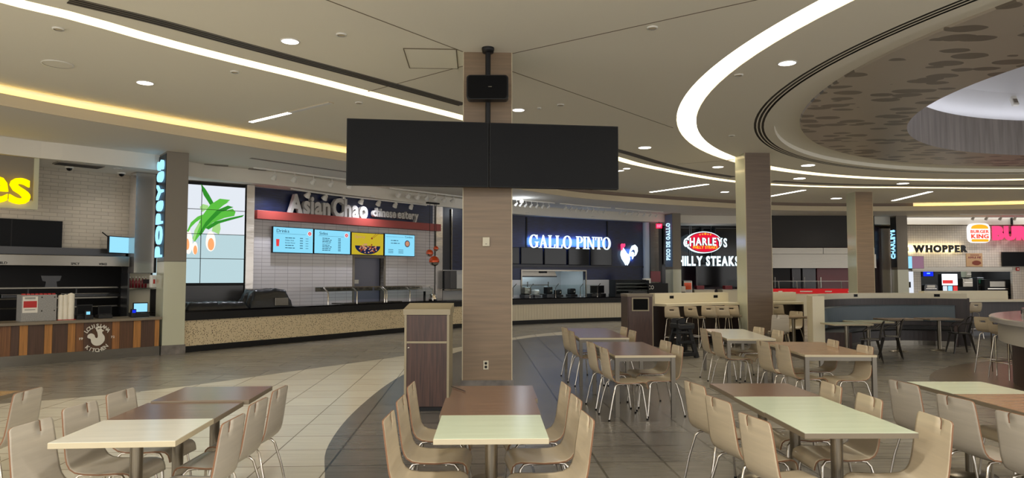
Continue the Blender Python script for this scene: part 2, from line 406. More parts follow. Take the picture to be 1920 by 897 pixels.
def serif_glyph(ch):
    """list of simple polygons in a box 1 high"""
    T = .17; t = .07; s = .05; e = .07
    def st(x, wd, z0=0, z1=1): return [(x, z0), (x+wd, z0), (x+wd, z1), (x, z1)]
    def sf(x0, x1, z): return [(x0, z), (x1, z), (x1, z+s), (x0, z+s)]
    def ell(cx, cz, rx, rz, tx, tz, a0, a1, n=14):
        return arc(cx, cz, rx, rz, a0, a1, n)+arc(cx, cz, rx-tx, rz-tz, a1, a0, n)
    if ch == 'I': return [st(e, T), sf(0, T+2*e, 0), sf(0, T+2*e, 1-s)], T+2*e
    if ch == 'L': return [st(e, T), sf(0, T+2*e, 1-s), sf(0, .62, 0), [(.56, s), (.62, s), (.66, .3), (.6, .3)]], .66
    if ch == 'T': return [st(.27, T), sf(.2, .51, 0), sf(.02, .69, 1-s), [(.02, .74), (.07, .74), (.09, 1-s), (.02, 1-s)], [(.64, .74), (.69, .74), (.69, 1-s), (.62, 1-s)]], .71
    if ch == 'O': return [ell(.42, .5, .42, .52, T, .06, 0, 180), ell(.42, .5, .42, .52, T, .06, 180, 360)], .84
    if ch == 'C': return [ell(.42, .5, .42, .52, T, .06, 40, 180), ell(.42, .5, .42, .52, T, .06, 180, 325), [(.68, .66), (.74, .66), (.74, 1), (.69, 1)]], .78
    if ch == 'G': return [ell(.42, .5, .42, .52, T, .06, 40, 180), ell(.42, .5, .42, .52, T, .06, 180, 318), st(.62, T-.02, .06, .44), sf(.52, .86, .42), [(.68, .66), (.74, .66), (.74, 1), (.69, 1)]], .84
    if ch == 'D': return [st(e, T), [(0, 0), (.4, 0), (.4, s), (0, s)], [(0, 1-s), (.4, 1-s), (.4, 1), (0, 1)], ell(.38, .5, .42, .5, T, .05, -90, 90)], .8
    if ch == 'P': return [st(e, T), sf(0, T+2*e, 0), sf(0, .4, 1-s), sf(.2, .4, .46), ell(.36, .73, .30, .27, T-.02, .05, -90, 90)], .66
    if ch == 'E': return [st(e, T), sf(0, .6, 0), sf(0, .6, 1-s), sf(.2, .46, .48), [(.54, s), (.6, s), (.64, .28), (.58, .28)], [(.54, 1-s), (.6, 1-s), (.6, .76), (.55, .76)], st(.44, .04, .38, .62)], .64
    if ch == 'A': return [[(.1, 0), (.1+t, 0), (.43, .86), (.38, 1)], [(.56, 0), (.56+T+.03, 0), (.44, 1), (.38, 1), (.36, .94)], sf(.22, .58, .3), sf(0, .27, 0), sf(.48, .84, 0)], .84
    if ch == 'N': return [st(.1, t), st(.66, t), [(.02, 1), (.22, 1), (.73, 0), (.66, 0), (.6, .04), (.1, .9)], sf(0, .27, 0), sf(0, .2, 1-s), sf(.56, .83, 1-s)], .84
def serif(mb, s, x0, z0, width, height, y=0.0, depth=.02, vert=False, gap=.07, space=.32, each=None, mi=0):
    items = []; cx = 0
    for ch in s:
        if ch == ' ': cx += space; continue
        g, wd = serif_glyph(ch); items.append((cx, g)); cx += wd+gap
    tw = cx-gap
    for cx, g in items:
        t = mb if each is None else MB()
        for p in g:
            if vert: q = [(x0+width-b*width, z0+(cx+a)/tw*height) for a, b in p]
            else: q = [(x0+(cx+a)/tw*width, z0+b*height) for a, b in p]
            t.prism(q, y, y+depth, mi)
        if each is not None: each(t)
# ================================================================== THE HALL
ZC = 4.83; ZP = 4.50; ZS = 4.15
ROT = math.radians(2.9)
# ---- floor
f = MB(); f.slab([(-22, -4), (32, -4), (32, 42), (-22, 42)], -.1, 0)
struct('floor', f, M['taupe_floor'])
cream = catmull([(-13, 5.5), (-9.2, 8.4), (-6.9, 9.6), (-5.3, 10.9), (-3.65, 13.4), (-2.4, 15.3), (-1.3, 17.3), (.2, 20.4), (1.6, 22.2), (3.2, 23.2)], 6)
cream2 = catmull([(2.9, 21.4), (1.5, 20.9), (.2, 19.6), (-1.3, 16), (-1.9, 12.4), (-2.0, 9.4), (-1.86, 7.3), (-1.56, 6), (-1.2, 4.4), (-.5, 2), (0, -3)], 6)
f = MB(); f.slab([tuple(p) for p in cream+cream2]+[(-13, -3)], 0, .0015); struct('floor_cream', f, M['cream_floor'])
dark = catmull([(0, -3), (-.5, 2), (-1.2, 4.4), (-1.56, 6), (-1.86, 7.3), (-2.0, 9.4), (-1.9, 12.4), (-1.3, 16), (.2, 19.6), (1.5, 20.9), (2.6, 20.4), (3.1, 18), (2.95, 14.5), (2.65, 11.5), (2.6, 9.5), (2.75, 7), (3.1, 4.5), (3.6, 2), (4.2, -3)], 6)
f = MB(); f.slab([tuple(p) for p in dark], 0, .0025); struct('floor_dark', f, M['dark_floor'])
f = MB(); f.slab([tuple(p) for p in ring2(11.9, 9.3, 5.6, 0, 354, 70)], 0, .0015); struct('floor_brown', f, M['brown_floor'])
# ---- ceiling curves
A_px = [(20, 2), (147, 33), (294, 75), (441, 113), (560, 142), (699, 178), (867, 221), (1134, 291), (1212, 312), (1349, 337), (1446, 346), (1560, 350.5), (1700, 352), (1920, 353.5)]
Aw = [W(x, y, ZC) for x, y in A_px]
Aw = [(-8.4, 4.0), (-6.9, 6.1)]+Aw+[(23, 24.4), (30, 22)]
A = catmull(Aw, 8)
B_px = [(0, 197), (250, 240), (500, 280), (690, 309), (985, 357), (1075, 370), (1164, 378), (1289, 386), (1449, 394), (1600, 396), (1760, 395), (1920, 392)]
Bw = [(-13.5, 2.5), (-10.4, 7.6)]+[W(x, y, ZP) for x, y in B_px]+[(28, 27)]
B = catmull(Bw, 8)
S_px = [(0, 255), (150, 273), (318, 294), (380, 308), (540, 325.5), (690, 348.8), (960, 384), (1240, 402), (1376, 405), (1600, 406.5), (1760, 407), (1920, 407)]
Sw = [(-15.5, 5.0), (-12.6, 10.2)]+[W(x, y, ZP) for x, y in S_px]+[(30, 31)]
S = catmull(Sw, 8)
CX, CY = 14.62, 11.28; RCo, RCi, RD, RE, RF = 11.66, 11.28, 10.18, 9.75, 9.2
GX, GY, RG = 14.35, 11.85, 6.7
def fill2d(loops, z0, z1, m, name):
    cu = bpy.data.curves.new('c', 'CURVE'); cu.dimensions = '2D'; cu.fill_mode = 'BOTH'
    for L in loops:
        sp = cu.splines.new('POLY'); sp.points.add(len(L)-1)
        for i, p in enumerate(L): sp.points[i].co = (p[0], p[1], 0, 1)
        sp.use_cyclic_u = True
    o = bpy.data.objects.new('c', cu); C.objects.link(o); dg = bpy.context.evaluated_depsgraph_get()
    me = bpy.data.meshes.new_from_object(o.evaluated_get(dg)); v = [tuple(q.co) for q in me.vertices]; fs = [tuple(p.vertices) for p in me.polygons]
    C.objects.unlink(o); bpy.data.objects.remove(o); bpy.data.curves.remove(cu); bpy.data.meshes.remove(me)
    mb = MB(); mb.add([(x, y, z0) for x, y, z in v], fs, 0); return struct(name, mb, m, fix=False)
CW = .15
Ain = resample(offset2(A, -CW), 110); Aout = resample(offset2(A, CW), 110)
outer = [tuple(p) for p in resample(B, 110)]+[(32, 20), (32, -5), (-14, -5)]
chan = [tuple(p) for p in Ain]+[tuple(p) for p in Aout][::-1]
fill2d([outer, chan, [tuple(p) for p in ring2(CX, CY, RCo, 0, 357.5, 144)]], ZC, ZC, M['ceil'], 'ceiling')
def channel(P, Q, name, led, depth=.12, wide=True):
    mb = MB(); mb.band(P, P, ZC, ZC+depth, 0); mb.band(Q, Q, ZC, ZC+depth, 0)
    struct(name, mb, M['cove_in'])
    mb = MB(); mb.band(P, Q, ZC+depth, ZC+depth, 0); return mb
l = channel(Ain, Aout, 'ceiling_channel', None)
o = l.build('cove_light', M['led']); tag(o, 'long sweeping warm light strip across the whole ceiling, behind the hanging screen', 'light')
R1 = ring2(CX, CY, RCo, 0, 360, 144); R2 = ring2(CX, CY, RCi, 0, 360, 144)
l = channel(R1, R2, 'ceiling_channel', None, .16)
o = l.build('cove_light', M['led2']); tag(o, 'wide curved light strip ringing the round ceiling on the right', 'light')
mb = MB(); mb.band(R2, ring2(CX, CY, RD, 0, 360, 144), ZC, ZC)
RR = RD
for i in range(3):
    a, b = RR-.028, RR-.075
    mb.band(ring2(CX, CY, RR, 0, 360, 144), ring2(CX, CY, a, 0, 360, 144), ZC, ZC); RR = b
mb.band(ring2(CX, CY, RR, 0, 360, 144), ring2(CX, CY, RE, 0, 360, 144), ZC, ZC)
struct('ceiling_ring', mb, M['ceil'])
mb = MB(); mb.band(ring2(CX, CY, RD+.2, 0, 360, 144), ring2(CX, CY, RR-.2, 0, 360, 144), ZC+.03, ZC+.03)
o = mb.build('slot_diffuser', M['slot']); tag(o, 'dark three-slot air diffuser ringing the round ceiling', 'vent')
# recess ledge, patterned disc, opening, wooden ring, dome
mb = MB(); mb.band(ring2(CX, CY, RE, 0, 360, 144), ring2(CX, CY, RE, 0, 360, 144), ZC, ZC+.10)
mb.band(ring2(CX, CY, RE, 0, 360, 144), ring2(CX-.1, CY-.1, RF, 0, 360, 144), ZC+.10, ZC+.10); struct('ceiling_ledge', mb, M['ceil'])
mb = MB(); mb.band(ring2(CX-.1, CY-.1, RF, 0, 360, 144), ring2(CX-.1, CY-.1, RF-.02, 0, 360, 144), ZC+.10, ZC+.07)
mb.band(ring2(CX-.1, CY-.1, RF-.02, 0, 360, 144), ring2(GX, GY, RG, 0, 360, 144), ZC+.07, 4.9)
struct('ceiling_disc', mb, M['pattern'])
mb = MB(); mb.band(ring2(GX, GY, RG, 0, 360, 144), ring2(GX, GY, RG, 0, 360, 144), 4.9, 5.82)
mb.band(ring2(GX, GY, RG, 0, 360, 144), ring2(GX, GY, RG+.35, 0, 360, 144), 5.82, 5.82); struct('ceiling_drum', mb, M['ringwood'])
mb = MB(); prev = (RG+.5, 5.3)
for k in range(1, 9):
    a = PI/2*k/8; cur = ((RG+.5)*math.cos(a) if k < 8 else .01, 5.3+3.2*math.sin(a))
    mb.band(ring2(GX, GY, prev[0], 0, 360, 96), ring2(GX, GY, cur[0], 0, 360, 96), prev[1], cur[1]); prev = cur
o = struct('ceiling_dome', mb, M['dome'])
# unseen light strip put on the dome ledge to brighten the dome
mb = MB(); mb.band(ring2(GX, GY, RG+.16, 0, 360, 96), ring2(GX, GY, RG+.04, 0, 360, 96), 5.825, 5.825)
o = mb.build('dome_light', glow('dome_led', (222, 224, 232), 3.3)); tag(o, 'cool light strip hidden on the rim of the round dome', 'light')
t = thing('dome_sensor', 'small white sensor on the dome wall at the upper right', 'sensor', (12.2, 17.9, 6.2)); 
rr_ = ray(1901, 189); k_ = 12.0
while k_ < 30:
    p_ = Vector((rr_[0]*k_, rr_[1]*k_, EYE+rr_[2]*k_)); q_ = math.hypot(p_.x-GX, p_.y-GY)/(RG+.5)
    if p_.y > GY+3 and q_*q_+((p_.z-5.3)/3.2)**2 > .965: break
    k_ += .02
t.location = p_; t.rotation_euler = (math.radians(-25), 0, 0)
mb = MB(); mb.box(-.08, .08, -.05, .05, -.16, .16, 0, .02); mb.build('sensor_body', M['white_plastic'], t)
mb = MB(); mb.box(-.05, .05, -.06, -.05, -.1, .02); mb.build('lens', M['pillar_grey'], t)
# ---- outer cove: lip, trough, back wall, light
Br = resample(B, 160)
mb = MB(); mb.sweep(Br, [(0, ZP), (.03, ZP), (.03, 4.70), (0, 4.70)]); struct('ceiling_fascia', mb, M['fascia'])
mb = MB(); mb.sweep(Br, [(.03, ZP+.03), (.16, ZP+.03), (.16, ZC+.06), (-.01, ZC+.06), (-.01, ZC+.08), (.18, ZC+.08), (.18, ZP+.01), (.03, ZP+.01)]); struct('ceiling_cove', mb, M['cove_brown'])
def bsplit(x0, x1):
    return [p for p in Br if x0 <= p.x <= x1]
for lab, x0, x1 in (('yellow glowing cove strip over the left food counters', -14, -1.5), ('yellow glowing cove strip at far right above the burger counter', 16.9, 27)):
    P = bsplit(x0, x1)
    mb = MB(); mb.sweep(P, [(.155, ZP+.1), (.13, ZP+.1), (.13, ZC+.055), (.155, ZC+.055)])
    t = thing('cove_light', lab, 'light', (0, 0, 0)); mb.build('cove_back', M['cove_in'], t)
    mb = MB(); mb.sweep(P, [(.05, ZP+.08), (.09, ZP+.08), (.09, ZP+.11), (.05, ZP+.11)]); mb.build('lamp_strip', M['ledy'], t)
# ---- perimeter ceiling, soffit, shop ceiling
mb = MB(); mb.band(resample(offset2(B, .03), 160), resample(S, 160), ZP, ZP); struct('ceiling_perimeter', mb, M['ceil_grey'])
Sr = resample(S, 160)
mb = MB(); mb.sweep([p for p in Sr if p.x < 10.9], [(0, ZS), (.12, ZS), (.12, ZP), (0, ZP)]); mb.sweep([p for p in Sr if 16.4 < p.x < 18.0], [(0, ZS), (.12, ZS), (.12, ZP), (0, ZP)]); struct('ceiling_soffit', mb, M['ceil_grey'])
mb = MB(); Sb = [Vector((p.x, p.y)) for p in resample(offset2(S, .1), 160)]
So = resample([Vector((-24, 10)), Vector((-20, 24)), Vector((-8, 38)), Vector((8, 41)), Vector((32, 41))], 160)
mb.band(Sb, So, ZS, ZS); struct('ceiling_shop', mb, M['ceil_grey'])
# outer shell behind the shops
mb = MB(); mb.sweep([Vector((-20, 8)), Vector((-16, 22)), Vector((-7, 36)), Vector((8, 39)), Vector((32, 39)), Vector((32, 22))], [(0, 0), (.2, 0), (.2, 6), (0, 6)])
struct('wall_back', mb, M['charcoal'])
# ---- ceiling joints, panel, slot diffuser, lamps and sensors
def pxline(p, q, z, wd, m, name='trim_1'):
    a = Vector(W(*p, z)); b = Vector(W(*q, z)); mb = MB(); mb.sweep([a, b], [(-wd/2, z-.002), (wd/2, z-.002), (wd/2, z+.01), (-wd/2, z+.01)]); return struct(name, mb, m)
for i, (p, q) in enumerate([((600, -5), (868, 97)), ((958, 101), (1440, -5)), ((960, 134), (1262, 240)), ((690, 172), (868, 124)), ((1270, 308), (1376, 300))]):
    pxline(p, q, ZC, .018, M['joint'], 'trim_%d' % (i+1))
for lab, pts in (('long slotted air diffuser beside the light strip at upper left', [(130, 0), (294, 40), (441, 80), (560, 112), (699, 149), (868, 196)]),
                 ('curved slotted air diffuser to the right of the hanging screen', [(1134, 276), (1180, 288), (1240, 306), (1300, 320), (1376, 332)]),
                 ('curved dark air diffuser across the ceiling far right', [(1449, 339.5), (1560, 345), (1700, 347.5), (1920, 348)])):
    P = catmull([W(x, y, ZC) for x, y in pts], 6)
    P = [P[0]*2-P[1]*1 if False else p for p in P]
    t = thing('slot_diffuser', lab, 'vent', (0, 0, 0))
    mb = MB(); mb.sweep(P, [(-.11, ZC-.006), (.11, ZC-.006), (.11, ZC-.001), (-.11, ZC-.001)]); mb.build('backing', M['slot'], t)
    for k in range(4):
        c = -.1+k*.067
        mb = MB(); mb.sweep(P, [(c-.008, ZC-.012), (c+.008, ZC-.012), (c+.008, ZC-.005), (c-.008, ZC-.005)]); mb.build('vane', M['slot_rail'], t)
def disc(name, lab, cat, px, py, z, r, m, grp=None, light=0, th=.012, ring=True):
    x, y = W(px, py, z)
    t = thing(name, lab, cat, (x, y, z), 0, grp)
    if ring:
        mb = MB(); mb.lathe([(r, 0), (r+.018, 0), (r+.018, -th), (r, -th)], (0, 0, 0), 24); mb.build('rim', M['white_plastic'], t)
    mb = MB(); mb.lathe([(0, -th*.6), (r, -th*.6)], (0, 0, 0), 24, 0, False); mb.build('diffuser' if light else 'cover', m, t)
    if light:
        ld = bpy.data.lights.new('lamp', 'SPOT'); ld.energy = light; ld.color = (1, .955, .88); ld.spot_size = math.radians(125); ld.spot_blend = .9; ld.shadow_soft_size = r
        lo = bpy.data.objects.new('lamp', ld); C.objects.link(lo); lo.parent = t; lo.location = (0, 0, -.03)
    return t
for lab, px, py, r in [('round downlight nearest the camera, upper left of the hanging screen', 544, 77, .11), ('round downlight between the two light strips at left', 272, 155, .12),
                       ('round downlight just right of the central pillar', 972, 206, .11), ('round downlight inside the right ring of light', 1476, 118, .12),
                       ('small downlight right of the hanging screen above the air diffuser', 1209, 276.6, .15), ('small downlight above the air diffuser by the second pillar', 1346, 313, .15),
                       ('small downlight under the round ceiling right of the second pillar', 1515, 310, .18), ('small downlight between the two curved strips right of the second pillar', 1499, 334.6, .18),
                       ('small downlight between the two curved strips at far right', 1693, 344, .18), ('small far downlight left of the second pillar', 1359, 360, .15),
                       ('small far downlight left of the third pillar', 1568, 372, .2), ('tiny downlight close to the right edge of the hanging screen', 1175, 316, .1)]:
    disc('downlight', lab, 'light', px, py, ZC-.001, r, M['white_led'], 'recessed downlights', DOWN)
for lab, px, py in [('flush sprinkler cover at the top left between the strips', 109, 53), ('flush sprinkler cover right of the nearest downlight', 640, 64), ('flush sprinkler cover left of the access panel', 440, 134),
                    ('flush sprinkler cover at the upper centre right', 1223, 51), ('flush sprinkler cover inside the right light ring', 1385, 140), ('flush sprinkler cover left of the hanging screen', 673, 192),
                    ('flush sprinkler cover right of the central pillar', 1051, 196), ('tiny flush sensor right of the central pillar', 1011, 202), ('small flush sensor above the second pillar', 1372, 254)]:
    disc('sprinkler_cover', lab, 'sprinkler', px, py, ZC-.001, .05 if 'tiny' not in lab else .02, M['fascia'], None, 0, .02)
disc('ceiling_speaker', 'round flush ceiling speaker at left between the light strips', 'speaker', 108, 120, ZC-.001, .19, M['ceil'], None, 0, .012)
x0, y0 = W(810, 110, ZC); t = thing('access_panel', 'square flush access panel in the ceiling left of the central pillar', 'panel', (x0, y0, ZC-.001), ROT)
mb = MB(); mb.box(-.36, .36, -.45, .45, -.006, 0); mb.build('panel', M['ceil'], t)
mb = MB()
for a in (-.36, .36): mb.box(a-.006, a+.006, -.45, .45, -.01, 0)
for a in (-.45, .45): mb.box(-.36, .36, a-.006, a+.006, -.01, 0)
mb.build('seam', M['joint'], t)
for lab, p, q, wd in [('slim linear light fitting on the ceiling at left, half lit', (470, 228), (620, 192), .09), ('slim linear light just right of the hanging screen', (1112, 326), (1168, 319), .1),
                  ('slim linear light left of the second pillar', (1220, 360), (1327, 345), .14), ('slim linear light right of the second pillar', (1440, 368.5), (1508, 356), .15), ('slim linear light right of the third pillar', (1675, 376), (1745, 359), .16)]:
    a = Vector(W(*p, ZC)); b = Vector(W(*q, ZC)); t = thing('linear_light', lab, 'light', (a.x, a.y, ZC), math.atan2(b.y-a.y, b.x-a.x)); L = (b-a).length
    mb = MB(); mb.box(-.02, L+.02, -wd/2-.015, wd/2+.015, -.012, -.001); mb.build('frame', M['fascia'], t)
    if 'half' in lab:
        mb = MB(); mb.box(0, L*.52, -wd/2, wd/2, -.018, -.012); mb.build('diffuser', M['white_led'], t)
        mb = MB(); mb.box(L*.52, L, -wd/2, wd/2, -.018, -.012); mb.build('unlit_diffuser', M['white_plastic'], t)
    else:
        mb = MB(); mb.box(0, L, -wd/2, wd/2, -.018, -.012); mb.build('diffuser', M['white_led'], t)
# added area lamps over and behind the camera, out of frame, to light the hall
for i, (x, y) in enumerate([(-5, 1.5), (0, 1.5), (5, 2), (-4, -2), (3, -2)]):
    ld = bpy.data.lights.new('hall_fill', 'AREA'); ld.shape = 'DISK'; ld.size = .5; ld.energy = 90; ld.color = (1, .955, .88)
    lo = bpy.data.objects.new('hall_fill', ld); C.objects.link(lo); lo.location = (x, y, ZC-.05)
# ================================================================== PILLARS
def sq_pillar(lab, px, py, d, w_, dp, rot, zt, front, left, base_h=.30, side='L'):
    """front left corner at pixel (px,py) on the ceiling"""
    x, y = W(px, py, zt); t = thing('pillar', lab, 'pillar', (x, y, 0), rot)
    mb = MB(); mb.box(.012, w_-.012, 0, .02, base_h, zt); mb.build('front_panel', front, t)
    mb = MB(); mb.box(0, .02, .02, dp, base_h, zt); mb.build('side_panel', left, t)
    mb = MB(); mb.box(w_-.02, w_, .02, dp, base_h, zt); mb.build('side_panel', left, t)
    mb = MB(); mb.box(.02, w_-.02, .021, dp-.01, base_h, zt-.005); mb.build('core', M['pillar_grey'], t)
    for a in (0, w_-.012):
        mb = MB(); mb.box(a, a+.012, -.004, .019, base_h, zt); mb.build('corner_trim', M['edge_cream'], t)
    mb = MB(); mb.box(-.015, w_+.015, -.015, dp+.015, 0, base_h, 0, .004); mb.build('base', M['base_grey'], t)
    return t
PC = sq_pillar('tall wood-clad pillar in the centre, right behind the hanging screen', 868.3, 97.5, 0, .685, .685, ROT, ZC, M['wood_pillar'], M['pillar_glass'])
sq_pillar('wood-clad pillar with pale left side, right of the central one, by the stools', 1396, 286.7, 0, .66, .66, ROT, ZC, M['wood_pillar2'], M['pillar_glass'])
sq_pillar('farthest wood-clad pillar, behind the curved booth', 1603, 360, 0, .66, .62, ROT, ZC, M['wood_pillar'], M['pillar_glass'])
loc = PC.location
def onpillar(lx, ly, z):
    c, s_ = math.cos(ROT), math.sin(ROT); return (loc.x+lx*c-ly*s_, loc.y+lx*s_+ly*c, z)
t = thing('wall_outlet', 'double power outlet low on the central pillar', 'outlet', onpillar(.325, -.001, 1.7-163/1330*9.75), ROT)
mb = MB(); mb.box(-.036, .036, -.008, 0, -.06, .06, 0, .003); mb.build('cover_plate', M['beige_plastic'], t)
for dz in (-.025, .025):
    mb = MB(); mb.lathe([(0, -.012), (.018, -.012), (.018, -.006)], (0, 0, dz), 16, axis='y'); mb.build('socket', M['black'], t)
t = thing('wall_control', 'small beige square wall unit on the central pillar below the screen', 'switch', onpillar(.325, -.001, 1.7+66/1330*9.75), ROT)
mb = MB(); mb.box(-.048, .048, -.03, 0, -.062, .062, 0, .006); mb.build('housing', M['beige_plastic'], t)
mb = MB(); mb.box(-.012, .012, -.034, -.029, -.035, -.025); mb.build('indicator', M['pillar_grey'], t)
def shop_pillar(lab, px, py, w_, dp, rot, zt=ZP, base=True, rb=2.05, sp_m=None):
    x, y = W(px, py, zt); t = thing('pillar', lab, 'pillar', (x, y, 0), rot)
    b0 = .2
    mb = MB(); mb.box(0, w_, 0, dp, rb, zt, 0, .004); mb.build('upper_cladding', M['pillar_grey'], t)
    mb = MB(); mb.box(0, w_, 0, dp, b0, rb-.004, 0, .004); mb.build('lower_cladding', M['pillar_glass'], t)
    mb = MB(); mb.box(-.006, w_+.006, -.006, dp+.006, rb-.004, rb); mb.build('reveal', M['slot'], t)
    mb = MB(); mb.box(-.02, w_+.02, -.02, dp+.02, 0, b0); mb.build('base', M['base_grey'], t)
    mb = MB(); mb.box(-.012, .012, .02, dp-.02, rb+.1, zt-.05); mb.build('sign_panel', sp_m or M['black'], t)
    return t
x, y = W(303, 666, 0)
P1 = shop_pillar('grey and glass pillar beside the fried chicken counter, with a blue vertical sign', 312, 290, .46, .72, math.radians(38))
P1.location = (x, y, 0)
P2 = shop_pillar('slim grey pillar left of the oval steak sign, with a serif vertical sign', 1260.5, 400, .42, .6, math.radians(20), sp_m=mat('blue_lit_face', (92, 116, 150), .3))  # the sign's blue glow on this face is put into the panel colour
P3 = shop_pillar('slim grey pillar right of the farthest wood pillar, with a vertical sign', 1680, 405, .5, .5, 0)
def blade(lab, P, s, z0, z1, dp, m, ser=False, wd=.2):
    t = thing('blade_sign', lab, 'sign', P.location, P.rotation_euler.z)
    # letters stand on the pillar's left side: local frame turned so that -y faces out of the left side
    h = bpy.data.objects.new('sign_face', None)
    t.rotation_euler = (0, 0, P.rotation_euler.z-PI/2)
    c = (-dp/2-wd/2)
    if ser == 1: serif(None, s, c, z0, wd, z1-z0, -.06, .04, True, each=lambda q: q.build('letter', m, t))
    else: text(None, s, c, z0, wd, z1-z0, -.07,   .05, .0, .07, True, True, each=lambda q: q.build('letter', m, t))
    C.objects.link(h) if False else bpy.data.objects.remove(h)
    return t
z1 = 1.7+220/1330*15.9; z0 = 1.7+37/1330*15.9
blade('glowing blue POPEYES lettering reading upwards on the left pillar', P1, 'POPeYeS', z0, z1, .72, M['glow_blue'], 0, .52)
blade('pale PICO DE GALLO lettering reading upwards on the slim pillar', P2, 'PICO DE GALLO', 1.7+32/1330*31, 1.7+102/1330*31, .6, glow('pale_blue_letter', (190, 225, 240), .9), 1, .26)
blade('glowing CHARLEYS lettering reading upwards on the slim pillar at right', P3, 'CHARLEYS', 1.7+35/1330*32, 1.7+90/1330*32, .5, M['glow_blue'], 0, .3)
# ================================================================== HANGING SCREEN
xs, ys = W(915, 90, ZC); hs = thing('hanging_screen', 'wide black double display hanging from a ceiling pole in front of the central pillar', 'screen', (xs, ys, 0), math.radians(8))
D = ys; zt = EYE+ (ray(915, 231)[2]/ray(915, 231)[1])*(D-.12); zb = EYE+(ray(915, 352)[2]/ray(915, 352)[1])*(D-.12)
wl = .0; half = 3.62/2
xl = -1.86; xr = 1.78
mb = MB(); mb.tube([(0, 0, ZC), (0, 0, zt-.2)], .037, 14); mb.build('pole', M['black'], hs)
mb = MB(); mb.lathe([(0, ZC-.07), (.075, ZC-.07), (.085, ZC-.02), (.085, ZC)], (0, 0, 0), 20); mb.build('ceiling_mount', M['black'], hs)
for a, b in ((xl, -.004), (.004, xr)):
    mb = MB(); mb.box(a, b, -.16, -.06, zb, zt, 0, .006); d = mb.build('display', M['black'], hs)
    mb = MB(); mb.box(a+.012, b-.012, -.163, -.159, zb+.012, zt-.012); mb.build('panel', M['screen_off'], d)
mb = MB(); mb.box(xl+.3, xr-.3, -.06, -.02, zt-.55, zt-.45); mb.box(xl+.3, xr-.3, -.06, -.02, zb+.3, zb+.4); mb.box(-.1, .1, -.06, .06, zb+.3, zt-.2); mb.build('bracket', M['black'], hs)
zsp = EYE+(ray(914, 167)[2]/ray(914, 167)[1])*(D-.1)
sp = thing('hanging_speaker', 'small black loudspeaker clamped to the pole above the hanging screen', 'speaker', (xs, ys, zsp), 0)
mb = MB(); mb.prism(arc(0, 0, .285, .17, 0, 360, 4)[:0] or rrect(-.28, .28, -.165, .165, .05), -.2, -.04); mb.build('cabinet', M['black'], sp)
mb = MB(); mb.prism(rrect(-.26, .26, -.15, .15, .04), -.215, -.2); mb.build('grille', M['rubber'], sp)
mb = MB(); mb.box(.01, .06, -.219, -.214, -.004, .006); mb.build('badge', M['steel'], sp)
mb = MB(); mb.box(-.05, .05, -.04, .05, -.06, .06, 0, .01); mb.build('clamp', M['black'], sp)
# ================================================================== SHOP: FRIED CHICKEN (left)
c0 = Vector(W(0, 690, 0)); c1 = Vector(W(303, 666, 0)); FC = Frame(c0-(c1-c0)*1.4, c1)
L = FC.L
pc = thing('shop_counter', 'fried chicken shop counter fronted with upright boards in mixed browns', 'counter', FC.pt(0), FC.rz)
mb = MB(); mb.box(0, L-.03, -.06, .84, .775, .83, 0, .006); mb.build('worktop', M['stone_top'], pc)
mb = MB(); mb.box(0, L-.05, .03, .8, .2, .775); mb.build('body', M['charcoal'], pc)
cols = [mat('board_%d' % i, c, .5, var=.14, vs=(40, 40, 1.6)) for i, c in enumerate([(92, 62, 40), (172, 118, 60), (80, 56, 42), (150, 100, 54), (116, 76, 44)])]
edges = [303, 290, 264, 250, 224, 210, 190, 172, 157, 141, 127, 98, 83, 52, 36, 20, 0, -20, -50, -64, -90, -120, -150, -170, -190, -225, -245, -290, -310, -360, -380, -440, -465, -540, -570, -660, -700, -820]
ck = [1, 2, 1, 0, 3, 0, 0, 2, 4, 1, 2, 1, 2, 1, 2, 4, 0, 1, 2, 4, 1, 0, 2, 0, 2, 1, 2, 4, 2, 0, 2, 1, 2, 0, 2, 1, 2]
for i in range(len(edges)-1):
    a = FC.hit(edges[i+1], 640)[0]; b = FC.hit(edges[i], 640)[0]
    if b > L-.06: b = L-.06
    if a < 0: break
    mb = MB(); mb.box(a+.002, b-.002, .01, .03, .2, .775); mb.build('front_board', cols[ck[i]], pc)
mb = MB(); mb.box(0, L-.05, -.005, .03, 0, .2); mb.build('kick_plate', M['steel'], pc)
# emblem
s0, zc = FC.hit(182, 634, .012)
em = thing('counter_emblem', 'white round emblem of a rooster with lettering on the brown board counter', 'emblem', FC.pt(s0, 0, .012), FC.rz)
R = .2; 
def arctext(s, cz, r, a_mid, span, hgt, up, name='lettering'):
    mb = MB(); n = len(s)
    for i, ch in enumerate(s):
        k = (i-(n-1)/2)/(n-1)*span; a = math.radians(a_mid-k if up else a_mid+k)
        v, f = glyph(ch, .025); xs = [q[0] for q in v]; m_ = (min(xs)+max(xs))/2
        rot = (a-PI/2) if up else (a+PI/2)
        ca, sa = math.cos(rot), math.sin(rot); ox, oz = r*math.cos(a), cz+r*math.sin(a)
        fn = lambda x, z, d: (ox+(x-m_)*hgt*1.4*ca-(z-.35)*hgt*1.4*sa, -.006+d, oz+(x-m_)*hgt*1.4*sa+(z-.35)*hgt*1.4*ca)
        extrude_fill(mb, v, f, fn, .006)
    mb.build(name, M['white_paint'], em)
arctext('LOUISIANA', zc, .25, 90, 110, .075, True)
arctext('KITCHEN', zc, .25, 270, 85, .075, False)
for s_, x in (('19', -.33), ('72', .26)):
    mb = MB(); text(mb, s_, x, zc-.02, .07, .045, -.006, .006, .025); mb.build('lettering', M['white_paint'], em)
